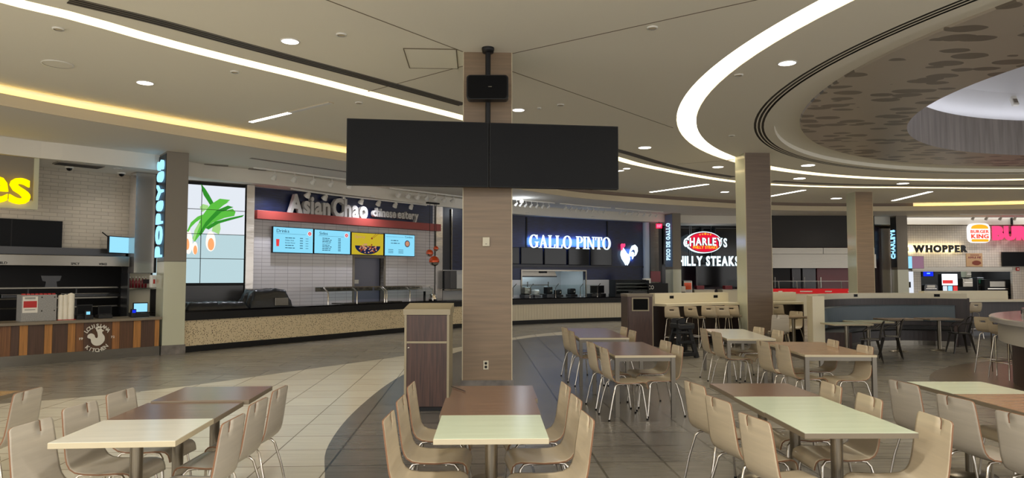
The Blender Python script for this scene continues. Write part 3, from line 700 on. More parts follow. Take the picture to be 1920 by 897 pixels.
ro = catmull([(-.16, .02), (-.15, .06), (-.1, .085), (-.05, .06), (-.035, .02), (-.02, -.0), (0, .0), (.01, .03), (0, .1), (-.02, .14), (.0, .155), (.02, .15), (.05, .165), (.075, .15), (.085, .12), (.08, .08), (.12, .02), (.12, -.06), (.07, -.12), (.02, -.14), (-.04, -.13), (-.09, -.08), (-.1, -.03), (-.11, -.01), (-.14, .0)], 3)
mb = MB(); mb.prism([(p.x*1.15, zc+p.y*1.15) for p in ro], -.006, 0); mb.build('rooster', M['white_paint'], em)
for cx2, cz2, r2 in ((-.012, .168, .022), (.02, .188, .024), (.055, .185, .02)):
    mb = MB(); mb.prism(arc(cx2*1.15, zc+cz2*1.15, r2, r2, 0, 330, 11), -.0065, -.0005); mb.build('comb', M['white_paint'], em)
mb = MB(); mb.prism([(.095, zc+.16), (.13, zc+.14), (.095, zc+.125)], -.0065, -.0005); mb.build('beak', M['white_paint'], em)
# wall, opening, hood
FW = FC.shift(2.1); Lw = FW.L+.6
s_l = -1.0; s_r = FW.hit(285, 420)[0]
zop0, zop1 = .95, 2.28
mb = MB(); mb.box(s_l, s_r, 0, .12, zop1, ZS); struct('wall_chicken', mb, M['brickwhite'], loc=FW.pt(0), rz=FW.rz)
mb = MB(); mb.box(FW.hit(244, 540)[0], s_r, 0, .12, 0, zop1); struct('wall_chicken_side', mb, M['steel_dk'], loc=FW.pt(0), rz=FW.rz)
mb = MB(); mb.box(s_l, s_r, 1.6, 1.7, 0, zop1+.2); mb.box(s_l, s_r, .12, 1.6, zop1+.1, zop1+.2); mb.box(s_r-.1, s_r, .12, 1.6, 0, zop1+.1); struct('wall_kitchen', mb, M['charcoal'], loc=FW.pt(0), rz=FW.rz)
def rbox(F, name, lab, cat, px, m, off=0.02, th=.03, parent=None, bev=0, group=None, **k):
    """one box mesh on frame F covering the pixel rectangle px=(x0,y0,x1,y1)"""
    a, b, z0, z1 = F.rect(*px, off); mb = MB(); mb.box(0, b-a, 0, th, 0, z1-z0, 0, bev)
    o = mb.build(name, m, None, F.pt(a, z0, off), F.rz)
    if k.get('kind'): o['kind'] = k['kind']
    else: tag(o, lab, cat, group)
    return o
def rthing(F, name, lab, cat, px, off=.02, group=None):
    a, b, z0, z1 = F.rect(*px, off); t = thing(name, lab, cat, F.pt(a, z0, off), F.rz, group); return t, b-a, z1-z0
t, w_, h_ = rthing(FW, 'extraction_hood', 'long stainless steel hood above the dark chicken shop kitchen opening', 'hood', (-260, 474, 243, 498), .7)
mb = MB(); mb.box(0, w_, 0, .7, 0, h_*.9, 0, .01); mb.build('hood_body', M['steel'], t)
mb = MB(); mb.prism([(0, 0), (w_, 0), (w_, 1), (0, 1)][:0] or rrect(0, w_, h_*.95, h_*.95+.16, .01), .25, .4); mb.build('hood_top', M['steel_dk'], t)
for s_, q_ in (('SPICY', .74), ('WINGS', .86), ('MILD', .45)):
    mb = MB(); text(mb, s_, w_*q_, .03, .165, .05, -.006, .005, .02); mb.build('lettering', M['ink'], t)
t, w_, h_ = rthing(FW, 'menu_display', 'large black switched-off menu display on the white brick wall', 'screen', (-200, 407, 117, 468), .15)
mb = MB(); mb.box(0, w_, 0, .06, 0, h_, 0, .005); mb.build('housing', M['black'], t)
for k in range(3):
    mb = MB(); mb.box(w_*k/3+.01, w_*(k+1)/3-.01, -.003, .002, .012, h_-.012); mb.build('panel', M['screen_off'], t)
mb = MB(); mb.box(w_*.2, w_*.8, .06, .13, h_*.3, h_*.6); mb.build('bracket', M['black'], t)
# yellow sign on a framed grey panel, hanging at the soffit
FS = FC.shift(.9); t, w_, h_ = rthing(FS, 'shop_sign', 'glowing yellow lettering on a grey framed panel, cut off at the left edge', 'sign', (-330, 288, 72, 382), 0)
h_ = ZS+.02-t.location.z
mb = MB(); mb.box(0, w_, 0, .06, .2, h_-.01); mb.build('backing_panel', M['pillar_grey'], t)
mb = MB(); mb.box(w_-.09, w_, -.03, .07, 0, h_-.01); mb.box(0, w_-.09, -.03, .07, 0, .17); mb.build('frame', M['pillar_glass'], t)
q = FS.hit(58, 358, .12); e_ = FS.hit(-300, 358, .12)[0]; a0 = FS.hit(0, 0)[0]; loc0 = FS.rect(-330, 288, 72, 382, 0)[0]
zt_, zb_ = FS.hit(30, 333, .12)[1], FS.hit(30, 380, .12)[1]
text(None, 'Popeyes', e_-loc0+.5, zb_-t.location.z, q[0]-e_-.5, (zt_-zb_)*1.42, -.14, .1, .055, .05, each=lambda m_: m_.build('letter', M['glow_yellow'], t)) if False else None
sv = (zt_-zb_)
def bigletter(ch, px0, px1):
    a = FS.hit(px0, 358, .12)[0]-loc0; b = FS.hit(px1, 358, .12)[0]-loc0
    m_ = MB(); text(m_, ch, a, zb_-t.location.z, b-a, sv, -.12, .09, .015); m_.build('letter', M['glow_yellow'], t)
for ch, a, b in (('e', -30, 16), ('s', 19, 58), ('y', -75, -32), ('e', -118, -76), ('p', -160, -121), ('o', -204, -163), ('P', -243, -207)): bigletter(ch, a, b)
a, b, z0_, z1_ = FW.rect(196, 448, 254, 476, .55)
t = thing('order_screen', 'small tilted light blue screen hanging over the chicken counter', 'screen', FW.pt((a+b)/2, z0_, .55), FW.rz+.5)
mb = MB(); mb.box(-.34, .34, 0, .05, 0, .40, 0, .005); mb.build('housing', M['black'], t)
mb = MB(); mb.box(-.32, .32, -.003, 0, .02, .38); mb.build('panel', M['scr_ltblue'], t)
mb = MB(); mb.tube([(0, .06, .2), (0, .2, .3), (0, .5, .5)], .015, 8); mb.build('arm', M['black'], t)
# steel column between wall and pillar
t, w_, h_ = rthing(FC, 'steel_column', 'polished steel clad column between the white brick wall and the grey pillar', 'column', (252, 328, 290, 600), -1.3)
zb = t.location.z; t.location.z = 0
mb = MB(); mb.box(0, w_*.75, 0, .35, 1.80, ZS-.01); mb.build('front_cladding', M['steel_wavy'], t)
mb = MB(); mb.box(w_*.76, w_, .02, .37, 1.80, ZS-.01); mb.build('side_cladding', M['steel_wavy'], t)
mb = MB(); mb.box(w_, w_+.05, .0, .3, 1.80, ZS-.01); mb.build('dark_edge', M['black'], t)
# things on and behind the counter
def onc(F, px, py, z, off): # frame coordinate of pixel at height z
    p = Vector(W(px, py, z)); q = p-F.A; return q.dot(F.d), q.dot(F.n)
def cthing(name, lab, cat, px, back, z=.83, rz=0, F=FC, group=None):
    s = F.hit(px, 600, -back)[0]; return thing(name, lab, cat, F.pt(s, z, -back), F.rz+rz, group)
t = cthing('menu_box', 'grey speckled box with a paper notice on the chicken counter', 'box', 73, .25)
mb = MB(); mb.box(-.30, .30, 0, .35, 0, .52, 0, .006); mb.build('box_body', M['grey_box'], t)
mb = MB(); mb.box(-.285, -.03, -.003, 0, .17, .49); p = mb.build('notice', M['paper'], t)
mb = MB(); mb.box(-.27, -.045, -.005, -.003, .27, .4); mb.build('notice_picture', M['red'], p)
mb = MB()
for zz in (.44, .46, .225): mb.box(-.25, -.07, -.005, -.003, zz, zz+.01)
mb.build('notice_text', M['ink'], p)
mb = MB()
for k in range(8): mb.box(-.29+k*.073, -.235+k*.073, .02, .1, .52, .545)
mb.build('condiment_labels', M['red'], t)
for dx in (.04, .26):
    for dz in (.2, .47):
        mb = MB(); mb.lathe([(0, -.006), (.012, -.006), (.012, 0)], (dx, 0, dz), 10, axis='y'); mb.build('screw', M['black'], t)
for i, (px, n) in enumerate(((113, .50), (121.5, .505), (132, .53))):
    t = cthing('cup_stack', ['left stack of white paper cups on the chicken counter', 'middle stack of white paper cups on the chicken counter', 'right and tallest stack of white paper cups on the chicken counter'][i], 'cups', px, .3)
    mb = MB(); pr = [(0, 0)]
    r = .05 if i < 2 else .062
    for k in range(int(n/.02)): pr += [(r, k*.02), (r+.004, k*.02+.008), (r, k*.02+.017)]
    pr += [(r*.8, n), (0, n+.02)]
    mb.lathe(pr, (0, 0, 0), 18); mb.build('stacked_cups', M['cup'], t)
    mb = MB(); mb.box(-r-.01, r+.01, -r-.01, r+.01, -.0, .012); mb.build('tray', M['red'], t)
def register(lab, px, back, on=None, F=FC, z=.83, rz=0, s=1.0, cat='register', name='cash_register'):
    t = cthing(name, lab, cat, px, back, z, rz, F)
    mb = MB(); mb.box(-.17*s, .17*s, 0, .3*s, 0, .09*s, 0, .01); mb.build('base', M['plastic_black'], t)
    mb = MB(); mb.prism([(-.16*s, .1*s), (.16*s, .1*s), (.16*s, .33*s), (-.16*s, .33*s)], .06*s, .1*s); mb.build('monitor', M['plastic_black'], t)
    mb = MB(); mb.box(-.145*s, .145*s, .055*s, .059*s, .12*s, .31*s); mb.build('screen', on or M['screen_off'], t)
    mb = MB(); mb.box(-.03*s, .03*s, .1*s, .16*s, .08*s, .25*s); mb.build('stand', M['plastic_black'], t); return t
register('black till with bright blue screen at the right end of the chicken counter', 265, .25, M['scr_ltblue'], s=.95)
register('black card terminal beside the white cup stacks', 160, .3, s=.9)
register('low black printer in the middle of the chicken counter', 198, .3, s=.8, cat='printer', name='receipt_printer')
t = cthing('card_reader', 'small card reader with blue display beside the bright till', 'card reader', 251, .2)
mb = MB(); mb.box(-.05, .05, 0, .08, 0, .18, 0, .01); mb.build('body', M['plastic_black'], t)
mb = MB(); mb.box(-.035, .035, -.003, 0, .1, .16); mb.build('screen', M['scr_royal'], t)
t = cthing('card_reader', 'small card reader with pale display near the cup stacks', 'card reader', 165, .15)
mb = MB(); mb.box(-.05, .05, 0, .08, 0, .18, 0, .01); mb.build('body', M['plastic_black'], t)
mb = MB(); mb.box(-.035, .035, -.003, 0, .1, .16); mb.build('screen', M['scr_cyan'], t)
# kitchen shelving in the opening
for i, z in enumerate((1.02, 1.22, 1.45)):
    t = thing('kitchen_shelf', ['lowest', 'middle', 'topmost'][i]+' steel shelf in the dark chicken kitchen', 'shelf', FW.pt(0, z), FW.rz)
    a = FW.hit(-150, 540)[0]; b = FW.hit(232, 540)[0]
    mb = MB(); mb.box(a, b, -.3, .25, 0, .03); mb.build('board', M['steel'], t)
    for k in range(5):
        mb = MB(); mb.box(a+(b-a)*k/4-.015, a+(b-a)*k/4+.015, .2, .23, -.21, 0); mb.build('bracket', M['steel_dk'], t)
t = thing('fry_scoop_holder', 'grey winged steel holder on the kitchen shelf above the cup stacks', 'holder', FW.pt(FW.hit(93, 540)[0], 1.48, .1), FW.rz)
mb = MB(); mb.prism([(-.2, .25), (.2, .25), (.17, .14), (.1, .12), (.12, 0), (-.12, 0), (-.1, .12), (-.17, .14)], 0, .12); mb.build('holder_body', M['steel_dk'], t)
for i, px in enumerate((-60, -20, 20, 55, 130, 160, 190, 215)):
    t = thing('warming_tray', 'dark tray on the middle kitchen shelf, %s' % ['beyond the left edge', 'at the far left edge', 'near the left edge', 'behind the grey box', 'behind the cup stacks', 'right of the cup stacks', 'above the printer', 'near the right end'][i], 'tray', FW.pt(FW.hit(px, 540)[0], 1.25, .05), FW.rz)
    mb = MB(); mb.box(-.17, .17, 0, .25, 0, .07, 0, .01); mb.build('pan', M['steel_dk'], t)
    mb = MB(); mb.box(-.18, .18, -.01, .26, .07, .08); mb.build('rim', M['steel'], t)
# side station: shelf with sauce bottles, dispenser
st = thing('condiment_station', 'narrow station with two shelves between kitchen opening and pillar', 'station', FC.pt(FC.hit(268, 550, -1.3)[0], 0, -1.3), FC.rz)
for z in (.85, 1.42):
    mb = MB(); mb.box(-.3, .3, 0, .35, z, z+.03); mb.build('shelf', M['steel'], st)
mb = MB(); mb.box(-.3, .3, .36, .4, 0, 1.79); mb.build('back_panel', M['beige_plastic'], st)
mb = MB(); mb.box(-.34, -.3, 0, .4, 0, 1.79); mb.build('side_panel', M['steel_dk'], st)
for k in range(6):
    t = thing('sauce_bottle', 'dark red sauce bottle on the upper station shelf beside the pillar', 'bottle', FC.pt(FC.hit(268, 550, -1.3)[0]-.25+k*.07, 1.45, -1.42), FC.rz, 'sauce bottles on the station shelf')
    mb = MB(); mb.lathe([(0, 0), (.028, 0), (.028, .16), (.01, .2), (.01, .23), (0, .23)], (0, 0, 0), 12); mb.build('bottle_body', M['dark_red'], t)
    mb = MB(); mb.lathe([(0, .23), (.013, .23), (.013, .26), (0, .26)], (0, 0, 0), 10); mb.build('cap', M['white_plastic'], t)
t = thing('soap_dispenser', 'white wall dispenser beside the steel column', 'dispenser', FC.pt(FC.hit(289, 528, -.75)[0], 1.45, -.75), FC.rz)
mb = MB(); mb.box(-.07, .07, 0, .12, 0, .3, 0, .03); mb.build('case', M['white_plastic'], t)
mb = MB(); mb.box(-.02, .02, -.004, 0, .1, .2); mb.build('window', M['red'], t)
mb = MB(); mb.box(-.03, .03, .12, .55, .1, .2); mb.build('bracket', M['steel_dk'], t)
for lab, px, py in (('black dome camera under the shop ceiling near the yellow sign', 130, 316), ('black dome camera under the shop ceiling near the steel column', 228, 327)):
    x, y = W(px, py-3, ZS); t = thing('dome_camera', lab, 'camera', (x, y, ZS))
    mb = MB(); mb.lathe([(.085, 0), (.085, -.03), (.07, -.035), (0, -.035)], (0, 0, 0), 18); mb.build('housing', M['white_plastic'], t)
    mb = MB(); mb.lathe([(.062, -.035), (.05, -.07), (.025, -.09), (0, -.095)], (0, 0, 0), 16); mb.build('dome', M['blackgloss'], t)
x, y = W(148, 309, ZS); t = thing('air_vent', 'dark air grille in the shop ceiling above the white brick wall', 'vent', (x, y, ZS-.001), FC.rz)
mb = MB(); mb.box(-.45, .45, -.2, .2, -.02, 0); mb.build('frame', M['pillar_grey'], t)
for k in range(7):
    mb = MB(); mb.box(-.42, .42, -.18+k*.055, -.15+k*.055, -.03, -.02); mb.build('slat', M['slot'], t)
# ================================================================== SHOP: CHINESE EATERY
vA = Vector(W(355, 337, ZS)); FV = Frame((-8.15, 17.8), (-7.0, 18.62)); FV = Frame(FV.pt(-1.2)[:2], FV.pt(FV.L+.2)[:2])
x0v = FV.hit(459, 440)[0]
vw = thing('video_wall', 'tall bright video wall showing green leaves and halved eggs', 'screen', FV.pt(0), FV.rz)
xs_ = [x0v-2.16, FV.hit(377, 440)[0], x0v]; zt_ = FV.hit(400, 348)[1]; zb_ = FV.hit(400, 531.5)[1]; hh = (zt_-zb_)/4
xs_[0] = xs_[1]-1.09
for i in range(2):
    for k in range(4):
        mb = MB(); mb.box(xs_[i]+.006, xs_[i+1]-.006, .02, .1, zb_+hh*k+.006, zb_+hh*(k+1)-.006); d = mb.build('display_panel', M['black'], vw)
        mb = MB(); mb.box(xs_[i]+.008, xs_[i+1]-.008, .015, .02, zb_+hh*k+.008, zb_+hh*(k+1)-.008); mb.build('screen', M['scr_white'] if k > 1 else M['scr_water'], d)
mb = MB(); mb.box(xs_[0]-.1, x0v+.02, .1, .3, zb_-.05, zt_+.02); mb.build('frame', M['black'], vw)
def vp(pts, m, y, name):
    pl = [(FV.hit(px, py)[0], FV.hit(px, py)[1]) for px, py in pts]; mb = MB(); mb.prism(pl, y, y+.002); mb.build(name, m, vw)
Z6 = lambda x, y: (340+x*.3011, 330+y*.301)
def zp(L_): return [Z6(x, y) for x, y in L_]
vp([(377, 345)]+zp([(135, 55), (150, 80), (175, 120), (200, 165), (205, 190), (185, 190), (160, 150), (140, 120), (130, 90)])[1:], M['scr_green2'], .012, 'leaf')
vp(zp([(70, 390), (95, 320), (130, 250), (180, 180), (240, 142), (305, 150), (285, 165), (300, 160), (260, 185), (215, 225), (165, 290), (130, 350), (85, 410)]), M['scr_green'], .010, 'leaf')
vp(zp([(110, 360), (150, 290), (220, 215), (290, 185), (325, 195), (300, 205), (250, 230), (200, 280), (150, 330), (120, 375)]), M['scr_green2'], .008, 'leaf')
vp(zp([(130, 345), (190, 280), (250, 225), (320, 205), (338, 225), (330, 250), (270, 262), (200, 290), (150, 330)]), M['scr_green'], .006, 'leaf')
vp(zp([(150, 325), (210, 285), (300, 262), (392, 243), (380, 256), (310, 275), (230, 298), (170, 335)]), M['scr_green2'], .004, 'leaf')
vp(zp([(35, 345), (60, 290), (100, 255), (135, 240), (130, 262), (90, 290), (60, 320), (45, 350)]), M['scr_green'], .006, 'leaf')
vp(zp([(72, 400), (82, 340), (110, 290), (120, 300), (100, 350), (80, 410)]), M['scr_green3'], .005, 'leaf')
vp(zp([(190, 345), (200, 300), (240, 285), (245, 330), (235, 365), (205, 350)]), M['scr_green3'], .007, 'leaf')
vp(zp([(115, 195), (135, 175), (170, 185), (165, 205), (130, 225)]), M['scr_green3'], .011, 'leaf')
def vel(cx, cy, rx, ry, m, y, name): vp(zp([(cx+rx*math.cos(2*PI*k/20), cy+ry*math.sin(2*PI*k/20)*(1.12 if math.sin(2*PI*k/20) < 0 else .9)) for k in range(20)]), m, y, name)
vel(183, 415, 31, 62, M['scr_egg'], .008, 'egg'); vel(185, 430, 20, 38, M['scr_yolk'], .005, 'yolk')
vel(85, 455, 18, 40, M['scr_egg'], .008, 'egg'); vel(87, 465, 12, 28, M['scr_yolk'], .005, 'yolk')
vel(45, 420, 26, 75, M['scr_egg'], .009, 'egg'); vel(38, 430, 12, 35, M['scr_yolk'], .006, 'yolk')
for k in (1, 2, 3):
    pass
mb = MB(); mb.box(xs_[0], x0v, .001, .004, zb_+hh*1-.006, zb_+hh*1+.006); mb.box(xs_[0], x0v, .001, .004, zb_+hh*2-.006, zb_+hh*2+.006); mb.box(xs_[0], x0v, .001, .004, zb_+hh*3-.006, zb_+hh*3+.006)
mb.box(xs_[1]-.006, xs_[1]+.006, .001, .004, zb_, zt_); mb.build('bezel', M['slot'], vw)
mb = MB(); mb.box(-.2, x0v+.32, .3, .42, 0, ZS); struct('wall_video', mb, M['charcoal'], loc=FV.pt(0), rz=FV.rz)
mb = MB(); mb.box(1.0, x0v, .05, .28, .95, zb_-.06); mb.box(1.0, x0v, .03, .06, zb_-.4, zb_-.36); o = mb.build('steel_panel', M['steel_dk'], None, FV.pt(0), FV.rz); tag(o, 'ribbed steel panel below the bright video wall', 'panel')
t = thing('steel_column', 'narrow steel strip between the video wall and the dark sign band', 'column', FV.pt(x0v+.03), FV.rz)
mb = MB(); mb.box(0, .2, -.02, .29, .9, ZS-.01); mb.build('cladding', M['steel_wavy'], t)
FA = Frame((-7.05, 18.95), (-2.72, 24.05)); aL = FA.hit(472, 440)[0]; aR = FA.hit(815, 440)[0]
dl, dr, dz0, _ = FA.rect(664, 484, 719, 570, 0); dz1 = FA.hit(690, 484)[1]
mb = MB(); mb.box(aL, dl, 0, .15, 0, ZS); mb.box(dr, aR, 0, .15, 0, ZS); mb.box(dl, dr, 0, .15, dz1, ZS); struct('wall_eatery', mb, M['subway'], loc=FA.pt(0), rz=FA.rz)
t = thing('door_1', 'grey', 'door', FA.pt(dl), FA.rz)
for k_ in ('label', 'category'): del t[k_]
t['kind'] = 'structure'
mb = MB(); mb.box(-.07, 0, -.02, .16, 0, dz1+.07); mb.box(dr-dl, dr-dl+.07, -.02, .16, 0, dz1+.07); mb.box(0, dr-dl, -.02, .16, dz1, dz1+.07); mb.build('door_frame', M['pillar_grey'], t)
mb = MB(); mb.box(0, dr-dl, .2, .25, 0, dz1); mb.build('door_leaf', mat('blue_grey_door', (112, 114, 132), .35), t)
mb = MB(); mb.box(.1, .3, .17, .2, 1.5, 1.62); mb.build('door_plate', M['white_plastic'], t)
zr1 = 1.7+124/1330*18.8; zr0 = 1.7+109/1330*18.8
bd = thing('sign_band', 'dark navy band above a brick red ledge on the tiled eatery wall', 'panel', FA.pt(0), FA.rz)
mb = MB(); mb.box(aL+.02, aR-.12, -.03, 0, zr1, ZS-.02); mb.build('dark_panel', M['navy'], bd)
mb = MB(); mb.box(aL, aR+.05, -.26, 0, zr0+.02, zr1+.04, 0, .005); mb.build('red_ledge', M['red_strip'], bd)
def stext(F, P, s, x0, y0, x1, y1, off, m, depth=.05, bold=.03, each=True, ser=False, gap=.06, space=.3, mw=None, name='letter'):
    a, b, z0, z1 = F.rect(x0, y0, x1, y1, off); z0 = F.hit(x0, y1, off)[1] if mw is None else z0; z1 = z0+(F.hit((x0+x1)/2, y0, off)[1]-F.hit((x0+x1)/2, y1, off)[1])
    fn = (lambda q: q.build(name, m, P)) if each else None; mb = None if each else MB()
    (serif if ser else text)(mb, s, a, z0, b-a, z1-z0, -off, depth, **({'each': fn, 'gap': gap} if ser else {'bold': bold, 'each': fn, 'gap': gap, 'space': space}))
    if not each: mb.build(name, m, P)
sg = thing('shop_sign', 'thick off-white Asian Chao lettering standing on the red ledge', 'sign', FA.pt(0), FA.rz)
zA = zr1+.04
a = FA.hit(541, 395, .2)[0]; b = FA.hit(688, 400, .2)[0]
text(None, 'Asian Chao', a, zA, b-a, .54, -.25, .15, .035, .05, each=lambda q: q.build('letter', M['letter'], sg), space=.12)
a = FA.hit(698, 405, .2)[0]; b = FA.hit(783, 410, .2)[0]
text(None, 'chinese eatery', a, zA-.0, b-a, .36, -.25, .12, .03, .04, each=lambda q: q.build('letter', M['letter'], sg), space=.2)
# menu boards
def menu_line(mb, s_, w_, h_, fx, fz, fw, fp):
    if s_: text(mb, s_, w_*fx, h_*fz, w_*fw, h_*.05, -.006, .002, 0)
    else:
        x = fx
        for q in (.3, .45, .25):
            mb.box(w_*x, w_*(x+fw*q*.85), -.006, -.004, h_*(fz+.008), h_*(fz+.034)); x += fw*q
    for q in range(3): mb.box(w_*(fp+q*.025), w_*(fp+q*.025+.018), -.006, -.004, h_*(fz+.004), h_*(fz+.04))
def board(lab, q, m, grp='menu screens on the tiled eatery wall'):
    (x0, y0), (x1, y1), (x2, y2), (x3, y3) = q; off = .12
    a = FA.hit(x0, y0, off)[0]; b = FA.hit(x1, y1, off)[0]; z1 = (FA.hit(x0, y0, off)[1]+FA.hit(x1, y1, off)[1])/2; z0 = (FA.hit(x3, y3, off)[1]+FA.hit(x2, y2, off)[1])/2
    t = thing('menu_screen', lab, 'screen', FA.pt(a, z0, off), FA.rz, grp); w_, h_ = b-a, z1-z0
    mb = MB(); mb.box(.003, w_-.003, 0, .06, 0, h_, 0, .004); mb.build('housing', M['black'], t)
    mb = MB(); mb.box(.02, w_-.02, -.003, .001, .018, h_-.018); mb.build('panel', m, t)
    mb = MB(); mb.box(w_*.4, w_*.6, .06, .119, h_*.3, h_*.7); mb.build('bracket', M['black'], t); return t, w_, h_
t, w_, h_ = board('blue menu screen headed Drinks, leftmost of the four', [(511.5, 424), (588, 429), (587, 476.6), (510.7, 473.7)], M['scr_cyan'])
mb = MB(); text(mb, 'Drinks', w_*.09, h_*.78, w_*.3, h_*.12, -.006, .002, .0); mb.box(w_*.09, w_*.8, -.006, -.004, h_*.73, h_*.738)
for k, s_ in enumerate(('', 'Medium Drink', 'Bottled Water', '', '')):
    menu_line(mb, s_, w_, h_, .3, .56-k*.095, .24-.03*(k % 2), .66)
    mb.box(w_*.8, w_*.87, -.006, -.004, h_*(.57-k*.095), h_*(.585-k*.095))
mb.build('menu_text', M['scr_ink'], t)
def emblem_(t, w_, h_, fx=.9, fz=.78):
    mb = MB(); mb.prism(arc(w_*fx, h_*fz, .055*1.3, .055*1.3, 0, 345, 23), -.006, -.003); mb.build('badge', M['scr_white'], t)
    mb = MB(); mb.prism(arc(w_*fx, h_*fz, .05, .05, 0, 345, 23), -.008, -.006); mb.build('badge_disc', M['scr_redink'], t)
    mb = MB(); text(mb, 'A', w_*fx-.02, h_*fz-.03, .04, .06, -.010, .002, .0); mb.build('badge_mark', M['scr_white'], t)
emblem_(t, w_, h_)
mb = MB(); mb.prism([(w_*.09, h_*.25), (w_*.15, h_*.25), (w_*.16, h_*.52), (w_*.08, h_*.52)], -.006, -.003); mb.build('drink_picture', M['scr_redink'], t)
t, w_, h_ = board('blue menu screen headed Sides, second from left', [(589, 429), (657.6, 434), (656, 478), (587.5, 476)], M['scr_cyan'])
mb = MB(); text(mb, 'Sides', w_*.14, h_*.78, w_*.22, h_*.12, -.006, .002, .0); mb.box(w_*.12, w_*.8, -.006, -.004, h_*.73, h_*.738)
for k, s_ in enumerate(('', '', '', 'Mixed Vegetables', '', '', '', '')):
    menu_line(mb, s_, w_, h_, .22, .62-k*.07, .2+.06*((k*3) % 4)/3, .65)
mb.build('menu_text', M['scr_ink'], t); emblem_(t, w_, h_, .88, .8)
t, w_, h_ = board('yellow picture screen of a bowl of fried chicken, third from left', [(658.7, 436), (719.7, 438), (718, 480), (657.6, 478)], M['scr_yellow'])
mb = MB(); mb.prism([(w_*.5+w_*.39*math.cos(PI+PI*k/12), h_*.42+h_*.40*math.sin(PI+PI*k/12)*.95) for k in range(13)], -.006, -.004); mb.build('bowl_picture', M['scr_navy'], t)
for k in range(46):
    r = random.random()**.5; a_ = random.random()*2*PI; cx_ = w_*.5+r*w_*.30*math.cos(a_); cz_ = h_*.30+r*h_*.21*math.sin(a_)
    mb = MB(); s_ = .022+.014*random.random(); mb.prism([(cx_+s_*math.cos(j*PI/4+k)*(1+.3*math.sin(j*2.3+k)), cz_+s_*.8*math.sin(j*PI/4+k)) for j in range(8)], -.0075-.0001*k, -.006)
    mb.build('food_piece', M['scr_tan'] if k % 3 else M['scr_brown'], t)
mb = MB(); text(mb, 'Spicy', w_*.1, h_*.72, w_*.32, h_*.16, -.006, .002, .0); mb.build('picture_text', M['scr_tan'], t)
mb = MB(); mb.tube([(w_*.62, -.007, h_*.78), (w_*.75, -.007, h_*.97)], .005, 6); mb.tube([(w_*.66, -.007, h_*.78), (w_*.82, -.007, h_*.97)], .005, 6); mb.prism(arc(w_*.62, h_*.76, .035, .03, 0, 330, 11), -.009, -.006); mb.build('chopsticks_picture', M['scr_brown'], t)
t, w_, h_ = board('blue menu screen with a round food picture, rightmost of the four', [(721, 438), (778, 441), (776.6, 482), (720.5, 480)], M['scr_cyan'])
mb = MB(); text(mb, 'Combos', w_*.66, h_*.84, w_*.26, h_*.09, -.006, .002, .0); menu_line(mb, '', w_, h_, .2, .68, .25, .3); menu_line(mb, '', w_, h_, .2, .56, .3, .3)
for k in range(3):
    for q_ in (.12, .45): mb.box(w_*q_, w_*(q_+.16), -.006, -.004, h_*(.28-k*.07), h_*(.3-k*.07))
mb.box(w_*.05, w_*.62, -.006, -.004, h_*.86, h_*.868); mb.build('menu_text', M['scr_ink'], t)
mb = MB(); mb.prism(arc(w_*.74, h_*.58, .11, .11, 0, 345, 23), -.006, -.004); mb.build('plate_picture', M['scr_navy'], t)
mb = MB(); mb.prism(arc(w_*.74, h_*.58, .085, .085, 0, 345, 23), -.008, -.006); mb.build('food_picture', M['scr_tan'], t)
# curved counter of the eatery and the next shop
cw = [W(345, 662, 0), W(463, 651, 0), W(600, 638.5, 0), W(757, 623.5, 0), (-1.9, 23.7), (-.1, 25.3), (1.9, 26.6), (4.36, 27.75), (6.2, 28.3)]
d0 = Vector(cw[1])-Vector(cw[0]); CR = catmull([tuple(Vector(cw[0])-d0*.05)]+cw, 8)
CP = resample(CR, 90)
spl = min(range(90), key=lambda i: abs(CP[i].x+1.35))
def counter(lab, P, frontm):
    t = thing('shop_counter', lab, 'counter', (0, 0, 0))
    mb = MB(); mb.sweep(P, [(-.04, .90), (.68, .90), (.68, .94), (-.04, .94)]); mb.build('worktop', M['blackgloss'], t)
    mb = MB(); mb.sweep(P, [(-.04, .72), (.03, .72), (.03, .899), (-.04, .899)]); mb.build('apron', M['black'], t)
    mb = MB(); mb.sweep(P, [(.02, .14), (.05, .14), (.05, .72), (.02, .72)])
    mb.build('front_panel', frontm, t)
    if frontm is M['flute']:
        mb = MB(); Q = resample(P, int(sum((b-a).length for a, b in zip(P, P[1:]))/.12))
        for p, q in zip(Q[:-1], Q[1:]):
            d = (q-p).normalized(); n = Vector((d.y, -d.x)); c = p-n*.018
            mb.add([(c.x-d.x*.045, c.y-d.y*.045, .15), (c.x+d.x*.045, c.y+d.y*.045, .15), (c.x+d.x*.045, c.y+d.y*.045, .71), (c.x-d.x*.045, c.y-d.y*.045, .71),
                    (c.x-d.x*.04+n.x*.008, c.y-d.y*.04+n.y*.008, .15), (c.x+d.x*.04+n.x*.008, c.y+d.y*.04+n.y*.008, .15), (c.x+d.x*.04+n.x*.008, c.y+d.y*.04+n.y*.008, .71), (c.x-d.x*.04+n.x*.008, c.y-d.y*.04+n.y*.008, .71)],
                   [(4, 5, 6, 7), (0, 4, 7, 3), (5, 1, 2, 6)])
        mb.build('fluting', M['flute'], t)
    mb = MB(); mb.sweep(P, [(0, 0), (.05, 0), (.05, .14), (0, .14)]); mb.build('kick_base', M['black'], t)
    mb = MB(); mb.sweep(P, [(.06, .02), (.64, .02), (.64, .899), (.06, .899)]); mb.build('body', M['charcoal'], t)
counter('curved speckled counter with black top below the eatery menu screens', CP[:spl+1], M['speck'])
counter('curved cream fluted counter with black top below the rooster sign', CP[spl:], M['flute'])
